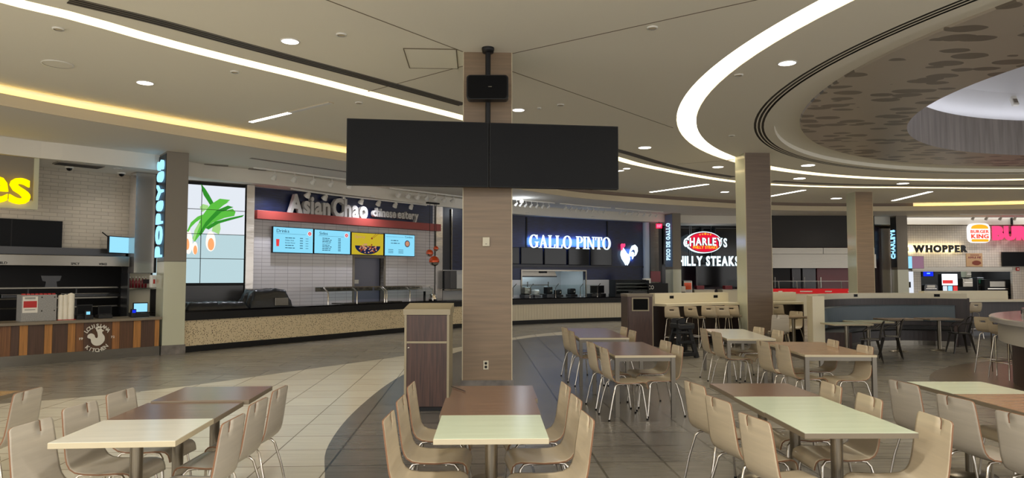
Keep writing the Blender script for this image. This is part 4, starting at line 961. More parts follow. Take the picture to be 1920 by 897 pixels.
def cpt(px, back, z=.94):
    """point on the curved counter seen at column px, 'back' metres behind the front edge"""
    P = resample(offset2(CP, back), 400); u = (px-960)/1330.0
    i = min(range(400), key=lambda k: abs(P[k].x/P[k].y-u)); d = (P[min(i+1, 399)]-P[max(i-1, 0)]).normalized()
    return (P[i].x, P[i].y, z), math.atan2(d.y, d.x)
# tarp-covered machines
def lump(lab, px, back, sx, sy, h, name='covered_machine', top=None, z=.94):
    p, r = cpt(px, back, z); t = thing(name, lab, 'machine', p, r)
    bm = bmesh.new(); bmesh.ops.create_grid(bm, x_segments=26, y_segments=20, size=1)
    rnd = random.Random(px)
    ph = [rnd.random()*6 for _ in range(6)]
    for q in bm.verts:
        x, y = q.co.x, q.co.y; e = max(abs(x), abs(y)); k = 1-max(0, (e-.72)/.28)**1.4
        tx = x*(1+.06*math.sin(9*y+ph[0])*(e > .8)); q.co = (tx*sx, y*sy, max(0.004, h*k*(1-.12*abs(math.sin(2.2*x+ph[1])*math.cos(1.3*y+ph[2])))+.012*math.sin(13*x+ph[3])*math.sin(11*y+ph[4])))
    bmesh.ops.solidify(bm, geom=bm.faces[:], thickness=.004)
    mb = MB(); mb.bm(bm, 0, True); mb.build('cover', M['cloth_black'], t)
    if top:
        mb = MB(); mb.box(sx*.1, sx*.75, -sy*1.02-.02, -sy*.8, .03, h*.5, 0, .01); mb.build('machine_front', M['steel'], t)
    return t
lump('bulky black tarp-covered machine on the speckled counter beside the video wall', 500, .34, .62, .30, .47, top=1)
lump('low black covered tray at the left end of the speckled counter', 375, .34, .45, .30, .18)
lump('low black covered tray between the pillar and the bulky covered machine', 425, .34, .42, .30, .17)
# sneeze guards
def guard(lab, pa, pb, h, back=.15, n=3, shelf=True, post=.022, tilt=.18):
    t = thing('sneeze_guard', lab, 'sneeze guard', (0, 0, 0)); pts = [cpt(pa+(pb-pa)*k/10, back)[0] for k in range(11)]; P = [Vector(q[:2]) for q in pts]
    for k in range(n):
        i = int(round(k*10/(n-1))); p = P[i]; d = (P[min(i+1, 10)]-P[max(i-1, 0)]).normalized(); nn = Vector((-d.y, d.x))
        mb = MB(); mb.tube([(p.x, p.y, .94), (p.x, p.y, .94+h*.72), (p.x+nn.x*tilt, p.y+nn.y*tilt, .94+h)], post, 8); mb.build('post', M['chrome'], t)
    if shelf:
        mb = MB(); mb.sweep(P, [(tilt-.05, .94+h), (tilt+.35, .94+h), (tilt+.35, .94+h+.02), (tilt-.05, .94+h+.02)]); mb.build('top_shelf', M['glass'], t)
        mb = MB(); mb.sweep(P, [(tilt+.33, .94+h-.11), (tilt+.35, .94+h-.11), (tilt+.35, .94+h+.01), (tilt+.33, .94+h+.01)]); rl = mb.build('label_rail', M['steel'], t)
        mb = MB()
        for k in range(1, 10):
            p = P[k]; d = (P[k+1]-P[k-1]).normalized(); nn = Vector((-d.y, d.x)); c = p+nn*(tilt+.32)
            for q_ in (-.06, -.03, 0): mb.add([(c.x-d.x*.07, c.y-d.y*.07, .94+h+q_), (c.x+d.x*.07, c.y+d.y*.07, .94+h+q_), (c.x+d.x*.07, c.y+d.y*.07, .94+h+q_+.014), (c.x-d.x*.07, c.y-d.y*.07, .94+h+q_+.014)], [(0, 1, 2, 3)])
        mb.build('food_labels', M['ink'], rl)
        mb = MB(); mb.sweep(P, [(-.02, .94+h+.01), (.0, .94+h+.01), (tilt, .94+h+.03), (tilt, .94+h+.05)][:0] or [(tilt-.06, .94+h), (tilt-.04, .94+h), (tilt-.04, .94+h+.03), (tilt-.06, .94+h+.03)]); mb.build('front_rail', M['chrome'], t)
    mb = MB(); mb.sweep(P, [(-.004, 1.05), (.004, 1.05), (.004, .94+h*.9), (-.004, .94+h*.9)]); mb.build('glass_pane', M['glass'], t)
guard('steel and glass sneeze guard with food labels, left part below the menu screens', 617, 722, .46)
guard('steel and glass sneeze guard with food labels, right part beside the hanging globes', 726, 812, .46)
guard('clear glass sneeze guard on thin posts on the cream fluted counter', 962, 1120, .52, .2, 5, False, .014, -.22)
p, r = cpt(690, .45); t = thing('steam_table', 'steel food wells behind the left sneeze guard', 'food well', p, r)
for k in range(5):
    mb = MB(); mb.box(-1.2+k*.5, -.75+k*.5, -.25, .25, 0, .02, 0, .004); mb.build('well_lid', M['steel'], t)
p, r = cpt(812, .35); t = thing('glass_jar', 'steel napkin holder at the right end of the speckled counter', 'holder', p, r)
mb = MB(); mb.lathe([(0, 0), (.14, 0), (.14, .06), (.1, .12), (.12, .2), (0, .22)], (0, 0, 0), 18); mb.build('holder_body', M['chrome'], t)
p, r = cpt(797, .3); t = thing('card_reader', 'tall thin black card terminal near the right end of the speckled counter', 'card reader', p, r)
mb = MB(); mb.box(-.04, .04, 0, .04, 0, .3, 0, .01); mb.build('body', M['plastic_black'], t)
mb = MB(); mb.box(-.03, .03, -.004, 0, .18, .28); mb.build('screen', M['screen_off'], t)
# globes
for lab, px, py, r_ in (('large chrome and amber glass globe hanging lowest by the eatery', 814, 490, .17), ('small amber glass globe hanging highest and farthest right', 817.5, 466.5, .085), ('medium amber glass globe hanging at the left', 805.5, 475, .12)):
    d_ = 23.2; rr = ray(px, py); k = d_/rr[1]; x, y, z = rr[0]*k, d_, EYE+rr[2]*k
    t = thing('globe_pendant', lab, 'lamp', (x, y, z), 0, 'hanging amber globes')
    mb = MB(); mb.lathe([(r_*math.sin(a_*PI/12), r_*math.cos(a_*PI/12)) for a_ in range(0, 8)], (0, 0, 0), 22); mb.build('amber_shell', M['orange_glass'], t)
    mb = MB(); mb.lathe([(r_*math.sin(a_*PI/12), r_*math.cos(a_*PI/12)) for a_ in range(7, 13)], (0, 0, 0), 22); mb.build('silver_bowl', M['chrome'], t)
    mb = MB(); mb.tube([(0, 0, r_), (0, 0, ZS-z)], .008, 6); mb.build('cord', M['black'], t)
p_ = W(812, 361, ZP); 
mb = MB(); mb.box(-.25, .25, -.06, .06, -.05, 0); o = mb.build('pendant_canopy', M['black'], None, (814.0/1330*0-2.6, 23.2, ZS-.001), FA.rz); tag(o, 'black ceiling box from which the amber globes hang', 'canopy')
# steel column and dark recess right of the eatery
FR = Frame((-2.72, 24.3), (0, 27.3)); a, b, _, _ = FR.rect(815, 440, 828, 500)
t = thing('steel_column', 'wavy polished steel column right of the hanging amber globes', 'column', FR.pt(a), FR.rz)
mb = MB(); mb.box(0, b-a, -.05, .2, 0, ZS-.01); mb.build('cladding', M['steel_wavy'], t)
mb = MB(); mb.box(b-a, b-a+.04, -.03, .2, 0, ZS-.01); mb.build('edge_trim', M['steel_dk'], t)
mb = MB(); mb.box(b, FR.L, 0, .1, 1.95, ZS); struct('wall_recess', mb, M['navy_dk'], loc=FR.pt(0), rz=FR.rz)
mb = MB(); mb.box(b, FR.L, -.01, .1, 0, 1.95); struct('wall_recess_low', mb, M['white_wall'], loc=FR.pt(0), rz=FR.rz)
t = thing('wall_panel', 'horizontally grooved dark panel just left of the central pillar', 'panel', FR.pt(FR.hit(846, 440)[0], 1.95), FR.rz)
mb = MB(); mb.box(0, 1.6, -.05, -.005, .0, ZS-2.0); mb.build('board', M['navy'], t)
mb = MB(); mb.box(-.04, .0, -.06, -.005, 0, ZS-2.0); mb.build('trim', M['steel'], t)
t = thing('wall_cabinet', 'pale steel shelf cabinet behind the right end of the speckled counter', 'cabinet', FR.pt(b+.05, 1.3), FR.rz)
mb = MB(); mb.box(.3, 2.2, -.4, -.02, 0, .5, 0, .01); mb.build('cabinet_body', M['white_wall'], t)
mb = MB(); mb.box(.0, .28, -.42, -.02, 0, .62, 0, .01); mb.build('side_unit', M['steel_dk'], t)
mb = MB(); mb.box(0, 2.3, -.45, -.01, -.06, -.01); mb.build('ledge', M['steel'], t)
# ================================================================== SHOP: ROOSTER (centre)
FG = Frame((-.35, 27.7), (5.85, 31.6)); gR = FG.hit(1205, 460)[0]
kl, kr, kz0, kz1 = FG.rect(978, 509, 1097, 556, 0); zn = FG.hit(1100, 525)[1]; kz0 = .9
mb = MB(); mb.box(-.3, gR, 0, .12, kz1, ZS); mb.box(-.3, kl, 0, .12, zn, kz1); mb.box(kr, gR, 0, .12, zn, kz1); struct('wall_rooster', mb, M['navy'], loc=FG.pt(0), rz=FG.rz)
mb = MB(); mb.box(-.3, kl, 0, .12, 0, zn); mb.box(kr, gR, 0, .12, 0, zn); struct('wall_rooster_low', mb, M['white_wall'], loc=FG.pt(0), rz=FG.rz)
mb = MB(); mb.box(kl-.6, kr+.6, 2.4, 2.5, 0, 3); mb.box(kl-.6, kr+.6, .12, 2.5, 2.6, 2.7); mb.box(kl-.6, kl-.5, .12, 2.5, 0, 2.7); mb.box(kr+.5, kr+.6, .12, 2.5, 0, 2.7); struct('wall_kitchen_rooster', mb, M['white_wall'], loc=FG.pt(0), rz=FG.rz)
for k, px in enumerate((987, 1138)):
    a = FG.hit(px, 430)[0]; mb = MB(); mb.box(a-.03, a+.03, -.03, 0, kz1+.3 if k == 0 else 2.4, ZS-.05); o = mb.build('panel_joint', M['black'], None, FG.pt(0), FG.rz); tag(o, ['left', 'right'][k]+' vertical black strip on the navy rooster wall', 'trim')
t = thing('pass_window', 'steel framed pass-through window to the kitchen under the rooster shop screens', 'window', FG.pt(0), FG.rz)
mb = MB(); mb.box(kl-.05, kr+.05, -.05, .14, kz1, kz1+.06); mb.box(kl-.05, kl, -.05, .14, .9, kz1); mb.box(kr, kr+.05, -.05, .14, .9, kz1); mb.build('frame', M['steel'], t)
mb = MB(); mb.box(kl, kr, -.1, .25, .86, .9); mb.build('sill', M['steel'], t)
t = thing('kitchen_hood', 'blue-grey steel extractor hood seen through the pass-through window', 'hood', FG.pt(kl+.15, 1.75, -.9), FG.rz)
mb = MB(); mb.prism([(0, 0), (2.2, 0), (2.05, .35), (.1, .35)], 0, .8); mb.build('hood_body', M['steel'], t)
mb = MB(); mb.box(.4, 1.0, -.02, 0, .2, .28); mb.box(1.3, 1.7, -.02, 0, .12, .2); mb.build('filter', M['black'], t)
mb = MB(); mb.box(0, 2.2, -.04, .8, -.05, 0); mb.build('rim', M['steel_dk'], t)
t = thing('kitchen_shelf', 'steel shelving with pans behind the pass-through window', 'shelf', FG.pt(kl+.1, 0, -1.4), FG.rz)
for z in (.95, 1.35):
    mb = MB(); mb.box(0, 2.2, 0, .4, z, z+.03); mb.build('board', M['steel'], t)
mb = MB(); [mb.box(a, a+.03, 0, .03, 0, 1.5) for a in (0, 1.1, 2.17)]; mb.build('upright', M['steel'], t)
for k, (px, wd, ht, m_) in enumerate(((993, .42, .4, 'steel'), (1010, .3, .3, 'white_plastic'), (1034, .36, .42, 'plastic_black'), (1052, .3, .3, 'steel_dk'), (1078, .34, .34, 'plastic_black'))):
    s_ = FG.hit(px, 540, .55)[0]
    t = thing('kitchen_machine', ['wide steel toaster behind the cream counter glass, leftmost', 'white dispenser box behind the cream counter glass', 'black coffee machine in front of the pass-through window', 'small dark grinder right of the black coffee machine', 'black slicer at the right end of the pass-through window'][k], 'machine', FG.pt(s_, .9, .5), FG.rz)
    mb = MB(); mb.box(-wd/2, wd/2, 0, .35, 0, ht*.3, 0, .01); mb.build('base', M['steel_dk'], t)
    mb = MB(); mb.box(-wd*.4, wd*.4, .05, .32, ht*.3, ht, 0, .04); mb.build('housing', M[m_], t)
    mb = MB(); mb.lathe([(0, -.02), (wd*.12, -.02), (wd*.12, .02)], (wd*.15, .05, ht*.6), 12, axis='y'); mb.build('knob', M['chrome'], t)
mb = MB(); mb.box(kl-.4, gR-.4, .3, .8, .82, .9); o = mb.build('back_counter', M['steel'], None, FG.pt(0, 0, .85), FG.rz); tag(o, 'steel work counter along the wall of the rooster shop', 'worktop')
mb = MB(); mb.box(kl-.4, gR-.4, .32, .78, 0, .82); o = mb.build('back_cabinet', M['white_wall'], None, FG.pt(0, 0, .85), FG.rz); tag(o, 'white base cabinets under the steel work counter of the rooster shop', 'cabinet')
for k, (x0, x1) in enumerate(((950, 974), (977, 1018), (1021, 1062), (1066, 1105), (1108, 1147))):
    t, w_, h_ = rthing(FG, 'menu_screen', ['dark blank menu screen under the glowing lettering, %s' % q for q in ('cut off by the central pillar', 'left of centre with a bright reflection', 'third from the left', 'fourth from the left', 'rightmost of the row')][k], 'screen', (x0, 464, x1, 495+k*.8), .1, 'blank menu screens of the rooster shop')
    mb = MB(); mb.box(0, w_, 0, .06, 0, h_, 0, .005); mb.build('housing', M['black'], t)
    mb = MB(); mb.box(.02, w_-.02, -.003, .001, .02, h_-.02); mb.build('panel', M['blackgloss'], t)
    mb = MB(); mb.box(w_*.4, w_*.6, .06, .1, h_*.3, h_*.6); mb.build('bracket', M['black'], t)
a_, b_, z0_, z1_ = FG.rect(957, 498, 1205, 501, 0); mb = MB(); mb.box(a_, b_, -.05, 0, z0_, z0_+.06); o = mb.build('wall_rail', M['navy_dk'], None, FG.pt(0), FG.rz); tag(o, 'thin dark rail below the blank menu screens', 'rail')
sg = thing('shop_sign', 'glowing white serif GALLO PINTO lettering on the navy wall', 'sign', FG.pt(0), FG.rz)
a = FG.hit(993, 452, .15)[0]; b = FG.hit(1145, 458, .15)[0]; z0 = FG.hit(1070, 466.5, .15)[1]; z1 = FG.hit(1070, 443, .15)[1]
serif(None, 'GALLO PINTO', a, z0, b-a, z1-z0, -.16, .05, gap=.05, space=.42, each=lambda q: q.build('letter', M['glow_white'], sg))
for k in range(5):
    ld = bpy.data.lights.new('halo_lamp', 'AREA'); ld.shape = 'RECTANGLE'; ld.size = (b-a)/5; ld.size_y = .3; ld.energy = 12; ld.color = (.12, .35, 1)
    lo = bpy.data.objects.new('halo_lamp', ld); C.objects.link(lo); lo.parent = sg; lo.location = (a+(b-a)*(k+.5)/5, -.10, (z0+z1)/2); lo.rotation_euler = (PI/2, 0, 0)
rs = thing('rooster_sign', 'glowing white rooster with a red comb on the navy wall', 'sign', FG.pt(0), FG.rz)
def rp(pts, m, name, y=-.12):
    mb = MB(); mb.prism([FG.hit(950+x/5.606, 350+yy/5.606, .12) for x, yy in pts], y, y+.05); mb.build(name, m, rs)
rp([(1205, 690), (1225, 640), (1240, 660), (1265, 700), (1290, 720), (1300, 760), (1290, 800), (1272, 830), (1262, 805), (1255, 828), (1240, 800), (1215, 760), (1203, 720)], M['glow_white'], 'body')
rp([(1205, 612), (1215, 600), (1228, 603), (1245, 600), (1248, 620), (1238, 640), (1225, 648), (1222, 670), (1210, 672), (1207, 645)], M['glow_pink'], 'comb')
rp([(1290, 715), (1300, 670), (1320, 625), (1350, 612), (1375, 640), (1378, 680), (1362, 720), (1345, 735), (1355, 700), (1350, 670), (1330, 660), (1310, 680)], M['glow_white'], 'tail', -.13)
rp([(1292, 735), (1305, 700), (1325, 685), (1342, 700), (1335, 740), (1325, 765), (1322, 735), (1310, 735)], M['glow_white'], 'tail_feather', -.125)
q = FG.hit(1180, 478, .05)
ld = bpy.data.lights.new('halo_lamp', 'AREA'); ld.size = .5; ld.energy = 5; ld.color = (.12, .35, 1)
lo = bpy.data.objects.new('halo_lamp', ld); C.objects.link(lo); lo.parent = rs; lo.location = (q[0], -.07, q[1]); lo.rotation_euler = (PI/2, 0, 0)
# display case and till area
p, r = cpt(1180, .35, .94)
t = thing('display_case', 'black and glass pastry display case at the right end of the cream counter', 'display case', p, r)
mb = MB(); mb.box(-.75, .75, -.25, .35, 0, .1); mb.build('base', M['black'], t)
mb = MB(); mb.prism([(-.25, .1), (-.25, .45), (-.05, .62), (.3, .62), (.3, .1)], -.01, .01)
mb = MB(); [mb.box(-.72, .72, -.2+.05*k, .3, .24+.13*k, .25+.13*k) for k in range(3)]; mb.build('shelf', M['steel'], t)
mb = MB(); mb.box(-.74, .74, .3, .33, .1, .64); mb.box(-.74, -.70, -.25, .3, .1, .64); mb.box(.70, .74, -.25, .3, .1, .64); mb.box(-.74, .74, 0, .33, .62, .66); mb.build('cabinet_frame', M['black'], t)
mb = MB(); mb.box(-.7, .7, -.24, -.235, .1, .6); mb.build('glass_front', M['glass'], t)
register('black till on the cream counter right of the pass-through window', 0, 0); t = [o for o in C.objects if o.name.startswith('cash_register') and o.parent is None][-1]
p, r = cpt(1118, .45); t.location = p; t.rotation_euler.z = r; t.scale = (1.3, 1.3, 1.3)
t2 = copy_tree(t); p, r = cpt(1131, .5); t2.location = p; t2.rotation_euler.z = r+.5; t2['label'] = 'second black till turned away on the cream counter beside the display case'
# end column, exit sign, hallway
FE = Frame((5.85, 31.6), (8.6, 33.4)); a, b, _, _ = FE.rect(1206, 420, 1216, 520)
t = thing('round_column', 'pale column lit blue at the right edge of the navy wall', 'column', FE.pt((a+b)/2), FE.rz)
mb = MB(); mb.cyl(0, 0, 0, ZS-.01, .16, 20); mb.build('shaft', mat('blue_lit_column', (178, 192, 214), .3), t)  # blue light falling on the shaft is put into its base colour
a, b, _, _ = FE.rect(1217, 420, 1232, 520); t = thing('steel_column', 'wavy steel column left of the red exit sign', 'column', FE.pt(a), FE.rz)
mb = MB(); mb.box(0, b-a, -.1, .2, 0, ZS-.01); mb.build('cladding', M['steel_wavy'], t)
mb = MB(); mb.box(b-a, b-a+.25, -.05, .1, 0, ZS-.01); mb.build('edge_trim', M['steel_dk'], t)
k = 31.2/ray(1236, 424)[1]; t = thing('exit_sign', 'small glowing red exit sign beside the serif lettered pillar', 'sign', (ray(1236, 424)[0]*k, 31.2, EYE+ray(1236, 424)[2]*k))
mb = MB(); mb.box(-.13, .13, 0, .06, -.1, .1, 0, .01); mb.build('housing', M['glow_exit'], t)
mb = MB(); text(mb, 'EXIT', -.10, -.06, .20, .12, -.008, .006, .03); mb.build('lettering', glow('exit_letters', (255, 120, 150), 1.6), t)
mb = MB(); mb.tube([(0, .03, .1), (0, .03, ZS-t.location.z)], .012, 6); mb.build('stem', M['black'], t)
k = 29.5; t = thing('service_machine', 'black drinks station with paper cups and a red panel behind the walnut kiosk', 'machine', (ray(1228, 530)[0]*k/ray(1228, 530)[1], k, 0))
mb = MB(); mb.box(-.6, .55, 0, .5, .0, 1.45, 0, .02); mb.build('cabinet', M['black'], t)
mb = MB(); mb.box(-.1, .3, .3, .45, 1.5, 1.95); mb.build('red_panel', M['dark_red'], t)
mb = MB(); mb.box(-.45, -.15, .1, .4, 1.45, 1.65); mb.build('cup_rack', M['white_plastic'], t)
mb = MB(); text(mb, 'PICO', -.4, 1.2, .35, .16, -.008, .006, .02); mb.build('lettering', M['white_paint'], t)
# track lights
def track(lab, glab, pts, n, r_=.045, lit=(), F=None, z=ZP, drop=.10, energy=0):
    P = catmull([W(x, y, z) for x, y in pts], 6); t = thing('light_track', lab, 'light track', (0, 0, 0))
    mb = MB(); mb.sweep(P, [(-.02, z-.04), (.02, z-.04), (.02, z), (-.02, z)]); mb.build('rail', M['white_plastic'], t)
    R = resample(P, n+2)[1:-1]; base = None
    for i, p in enumerate(R):
        d = (R[min(i+1, n-1)]-R[max(i-1, 0)]).normalized(); rz = math.atan2(d.y, d.x)
        if base is None:
            base = thing('track_spotlight', glab, 'spotlight', (p.x, p.y, z), rz, glab)
            mb = MB(); mb.tube([(0, 0, -.04), (0, 0, -.04-drop)], .010, 6); mb.build('stem', M['white_plastic'], base)
            mb = MB(); mb.tube([(0, -.04, -.04-drop), (0, .03, -.09-drop), (0, .07, -.13-drop)], r_, 12, radii=[r_*.55, r_*.9, r_*1.15]); h = mb.build('lamp_head', M['white_plastic'], base)
            q = base
        else:
            q = copy_tree(base); q.location = (p.x, p.y, z); q.rotation_euler.z = rz
        if energy:
            ld = bpy.data.lights.new('lamp', 'SPOT'); ld.energy = energy; ld.color = (.95, .96, 1); ld.spot_size = math.radians(95); ld.spot_blend = .8; ld.shadow_soft_size = .05
            lo = bpy.data.objects.new('lamp', ld); C.objects.link(lo); lo.parent = q; lo.location = (0, .09, -.15-drop); lo.rotation_euler = (math.radians(38), 0, 0)
    return t
track('white lighting track on the ceiling left of the hanging screen', 'white track spotlight in front of the eatery sign', [(476, 313), (560, 324), (620, 332), (690, 340)], 5, .07, energy=0)
track('white lighting track seen under the hanging screen', 'white track spotlight seen just under the hanging screen', [(730, 352), (790, 359), (866, 368)], 7, .08, energy=0)
def track2():
    P = [W(x, y, ZS) for x, y in ((545, 358), (620, 370), (690, 378), (790, 388))]
    return [(545, 353), (620, 364), (690, 372), (800, 384)]
track('white lighting track under the shop ceiling above the off-white lettering', 'white spotlight just above the off-white eatery lettering', track2(), 7, .085, z=ZS-.01, drop=.03, energy=0)
track('long thin lighting track above the glowing serif lettering, left section', 'tiny white track spotlight above the serif lettering, left section', [(960, 372), (990, 376), (1040, 380)], 7, .045, energy=0)
track('long thin lighting track above the glowing serif lettering, middle section', 'tiny white track spotlight above the serif lettering, middle section', [(1050, 381), (1100, 386), (1145, 389.5)], 8, .045, energy=0)
track('long thin lighting track above the glowing serif lettering, right section', 'tiny white track spotlight above the serif lettering, right section', [(1153, 390), (1200, 394), (1243, 397)], 7, .045, energy=0)
for i, (x0, y0, x1, y1) in enumerate([(383, 308.5, 428, 311), (466, 316.5, 500, 319), (470, 296.5, 690, 328)]):
    a = Vector(W(x0, y0, ZP)); b = Vector(W(x1, y1, ZP)); mb = MB(); wd = .12 if i < 2 else .05; mb.sweep([a, b], [(-wd, ZP-.01), (wd, ZP-.01), (wd, ZP-.001), (-wd, ZP-.001)]); o = mb.build('ceiling_grille', M['slot_rail'], None)
    tag(o, ['small ceiling grille nearest the left pillar', 'small ceiling grille above the video wall end', 'long thin grey slot in the ceiling left of the hanging screen'][i], 'vent')
x, y = W(978, 376.5, ZP-.1); ld = bpy.data.lights.new('lamp', 'POINT'); ld.energy = 9; ld.color = (.8, .88, 1); ld.shadow_soft_size = .1
t = thing('bright_spotlight', 'single lit spotlight in the row right of the central pillar', 'spotlight', (x, y, ZP-.1))
mb = MB(); mb.lathe([(0, -.06), (.06, -.06), (.05, .03), (0, .04)], (0, 0, 0), 14); mb.build('lamp_head', M['white_led'], t)
mb = MB(); mb.tube([(0, 0, .03), (0, 0, .1)], .012, 6); mb.build('stem', M['white_plastic'], t)
lo = bpy.data.objects.new('lamp', ld); C.objects.link(lo); lo.parent = t; lo.location = (0, 0, -.2)
# ================================================================== SHOP: STEAKS
FS1 = Frame((7.2, 33.2), (11.6, 33.6)); FS2 = Frame((11.0, 32.2), (16.6, 32.2))
mb = MB(); mb.box(-.3, 10, .9, 1.0, 0, ZS); struct('wall_steaks_back', mb, M['maroon'], loc=FS1.pt(0), rz=FS1.rz)
mb = MB(); mb.box(7.0, 12, 1.45, 1.5, 0, 3.3); struct('wall_steaks_red', mb, M['dark_red'], loc=(4.3, 32.0, 0))
t = thing('glazed_partition', 'dark glazed partition with thin metal bars behind the oval sign', 'partition', FS1.pt(0), FS1.rz)
mb = MB()
for px in (1297, 1300, 1338): a = FS1.hit(px, 440)[0]; mb.box(a-.02, a+.02, .3, .34, 2.2, ZS-.03)
for py in (423, 427): z = FS1.hit(1320, py)[1]; mb.box(0, 4, .3, .34, z-.015, z+.015)
mb.build('bars', M['steel_dk'], t)
mb = MB(); mb.box(0, 4.2, .35, .37, 2.3, ZS-.03); mb.build('dark_glass', M['blackgloss'], t)
sg = thing('shop_sign', 'oval red and white CHARLEYS PHILLY STEAKS sign', 'sign', FS1.pt(0), FS1.rz)
Z8 = lambda x, y: FS1.hit(1260+x*200/1281, 420+y*140/897, .3)
cx_, cz_ = Z8(392, 222); rx = (Z8(655, 222)[0]-Z8(130, 222)[0])/2; rzz = (Z8(392, 92)[1]-Z8(392, 352)[1])/2
for nm, k, kx, m_, y_ in (('white_rim', 1, .82, 'glow_white', -.24), ('dark_rim', .93, .785, 'maroon', -.26), ('red_oval', .88, .755, 'glow_red', -.28)):
    mb = MB(); mb.prism(arc(cx_, cz_, rx*kx, rzz*k, 0, 355, 71), y_, y_+.03 if nm != 'white_rim' else -.05); mb.build(nm, M[m_], sg)
a, z0 = Z8(135, 275); b, z1 = Z8(655, 165)
# arched word: taller and wider at both ends
def archfn(y):
    def mk(tw, lo, hi):
        def fn(x, z, d):
            u = x/tw*2-1; h = (z1-z0)*(.72+.18*abs(u)); zz = z0+(1-u*u)*.10-.02+(z-lo)/(hi-lo)*h*1.05
            return (a+x/tw*(b-a), y+d, zz)
        return fn
    return mk
text(None, 'CHARLEYS', 0, 0, 1, 1, 0, .03, .07, .06, fn0=archfn(-.33), each=lambda q: q.build('letter_outline', M['maroon'], sg))
text(None, 'CHARLEYS', 0, 0, 1, 1, 0, .03, .025, .12, fn0=archfn(-.36), each=lambda q: q.build('letter', M['glow_white'], sg))
a2, z2 = Z8(250, 298); b2, z3 = Z8(543, 265)
text(None, 'PHILLY STEAKS', a2, z2, b2-a2, z3-z2, -.34, .03, .02, .08, each=lambda q: q.build('letter', M['glow_orange'], sg))
for k in range(5):
    c = Z8(335+k*32, 130-5*(2-abs(k-2))); s_ = .045 if k != 2 else .07
    mb = MB(); mb.prism([(c[0]+s_*(1 if j % 2 == 0 else .45)*math.sin(j*PI/5), c[1]+s_*(1 if j % 2 == 0 else .45)*math.cos(j*PI/5)) for j in range(10)], -.32, -.30); mb.build('star', M['glow_orange'], sg)
mb = MB(); mb.box(cx_-.05, cx_+.05, -.05, .3, cz_-.1, ZS-.1); mb.box(cx_+.6, cx_+.66, -.05, .3, cz_-.1, ZS-.1); mb.build('support', M['black'], sg)
sg = thing('shop_sign', 'glowing white PHILLY STEAKS lettering beneath the oval sign', 'sign', FS1.pt(0), FS1.rz)
a, z0 = Z8(20, 500); b, z1 = Z8(805, 388)
text(None, 'PHILLY STEAKS', a, z0, b-a, z1-z0, -.3, .05, .035, .12, each=lambda q: q.build('letter', M['glow_white'], sg))
mb = MB(); mb.box(a, b, -.24, -.2, z0+.1, z0+.14); mb.box(a+.6, a+.64, -.24, .3, z0+.1, z0+.14); mb.box(b-.6, b-.56, -.24, .3, z0+.1, z0+.14); mb.build('support_rail', M['black'], sg)
a, b, z0, z1 = FS1.rect(1308, 500, 1380, 538, .1); t = thing('dark_display', 'large dark blank panel below the white steak lettering', 'screen', FS1.pt(a, z0, .1), FS1.rz)
mb = MB(); mb.box(0, b-a+.6, 0, .05, 0, z1-z0); mb.build('panel', M['blackgloss'], t)
mb = MB(); mb.box(-.08, 0, -.02, .06, -.3, z1-z0+.08); mb.box(-.08, b-a+.6, -.02, .06, z1-z0, z1-z0+.08); mb.build('frame', M['steel_dk'], t)
t = thing('popcorn_machine', 'small steel and glass food warmer against the maroon wall', 'machine', (ray(1289, 540)[0]*31.6, 31.6, .95))
mb = MB(); mb.box(-.2, .2, 0, .3, 0, .6, 0, .03); mb.build('case', M['steel'], t)
mb = MB(); mb.box(-.16, .16, -.01, 0, .2, .5); mb.build('window', M['orange_glass'], t)
for lab, px, m_ in (('white lit lamp block at the left end of the steak counter', 1281, 'glow_white'),):
    t = thing('counter_lamp', lab, 'lamp', (ray(px, 545)[0]*31.3, 31.3, .95)); mb = MB(); mb.box(-.09, .09, 0, .1, .1, .35, 0, .02); mb.build('lamp_block', M['paper'], t); mb = MB(); mb.box(-.07, .07, 0, .1, 0, .1); mb.build('stand', M['black'], t)
for lab, x0, x1 in (('left pale front counter of the steak shop', 1302, 1340), ('right pale front counter of the steak shop beside the pillar', 1355, 1400)):
    a, b, z0, z1 = FS1.rect(x0, 545, x1, 551, 1.6); t = thing('shop_counter', lab, 'counter', FS1.pt(a, 0, 1.6), FS1.rz)
    mb = MB(); mb.box(0, b-a, 0, .6, 0, 1.12, 0, .01); mb.build('body', M['quartz'], t)
    mb = MB(); mb.box(-.02, b-a+.02, -.02, .62, 1.12, 1.15); mb.build('worktop', M['apron'], t)
    mb = MB(); mb.box(.15, .5, .1, .4, 1.15, 1.32, 0, .02); mb.build('condiment_rack', M['dark_red'], t)
# black header, steel hood, red counter sign
a, b, z0, z1 = FS2.rect(1440, 404, 1640, 464, 0)
t = thing('header_panel', 'wide matt black panel above the steel hood between two pillars', 'panel', FS2.pt(a, z0), FS2.rz)
mb = MB(); mb.box(0, b-a, 0, .2, 0, ZP-z0-.002); mb.build('panel', M['charcoal'], t)
a, b, z0, z1 = FS2.rect(1440, 465, 1640, 501, 0)
t = thing('extraction_hood', 'wide brushed steel hood under the matt black panel', 'hood', FS2.pt(a, z0), FS2.rz); h_ = z1-z0
mb = MB(); mb.box(0, (b-a)*.52-.01, 0, .4, h_*.68, h_-.005); mb.build('upper_panel', M['steel'], t)
mb = MB(); mb.box((b-a)*.52+.01, (b-a), 0, .4, h_*.68, h_-.005); mb.build('upper_panel', M['steel'], t)
mb = MB(); mb.prism([(0, 0), (b-a, 0), (b-a, h_*.66), (0, h_*.66)], -.12, .5); mb.build('lower_hood', M['steel'], t)
mb = MB(); mb.box(0, b-a, -.14, .5, -.05, 0); mb.build('rim', M['steel'], t)
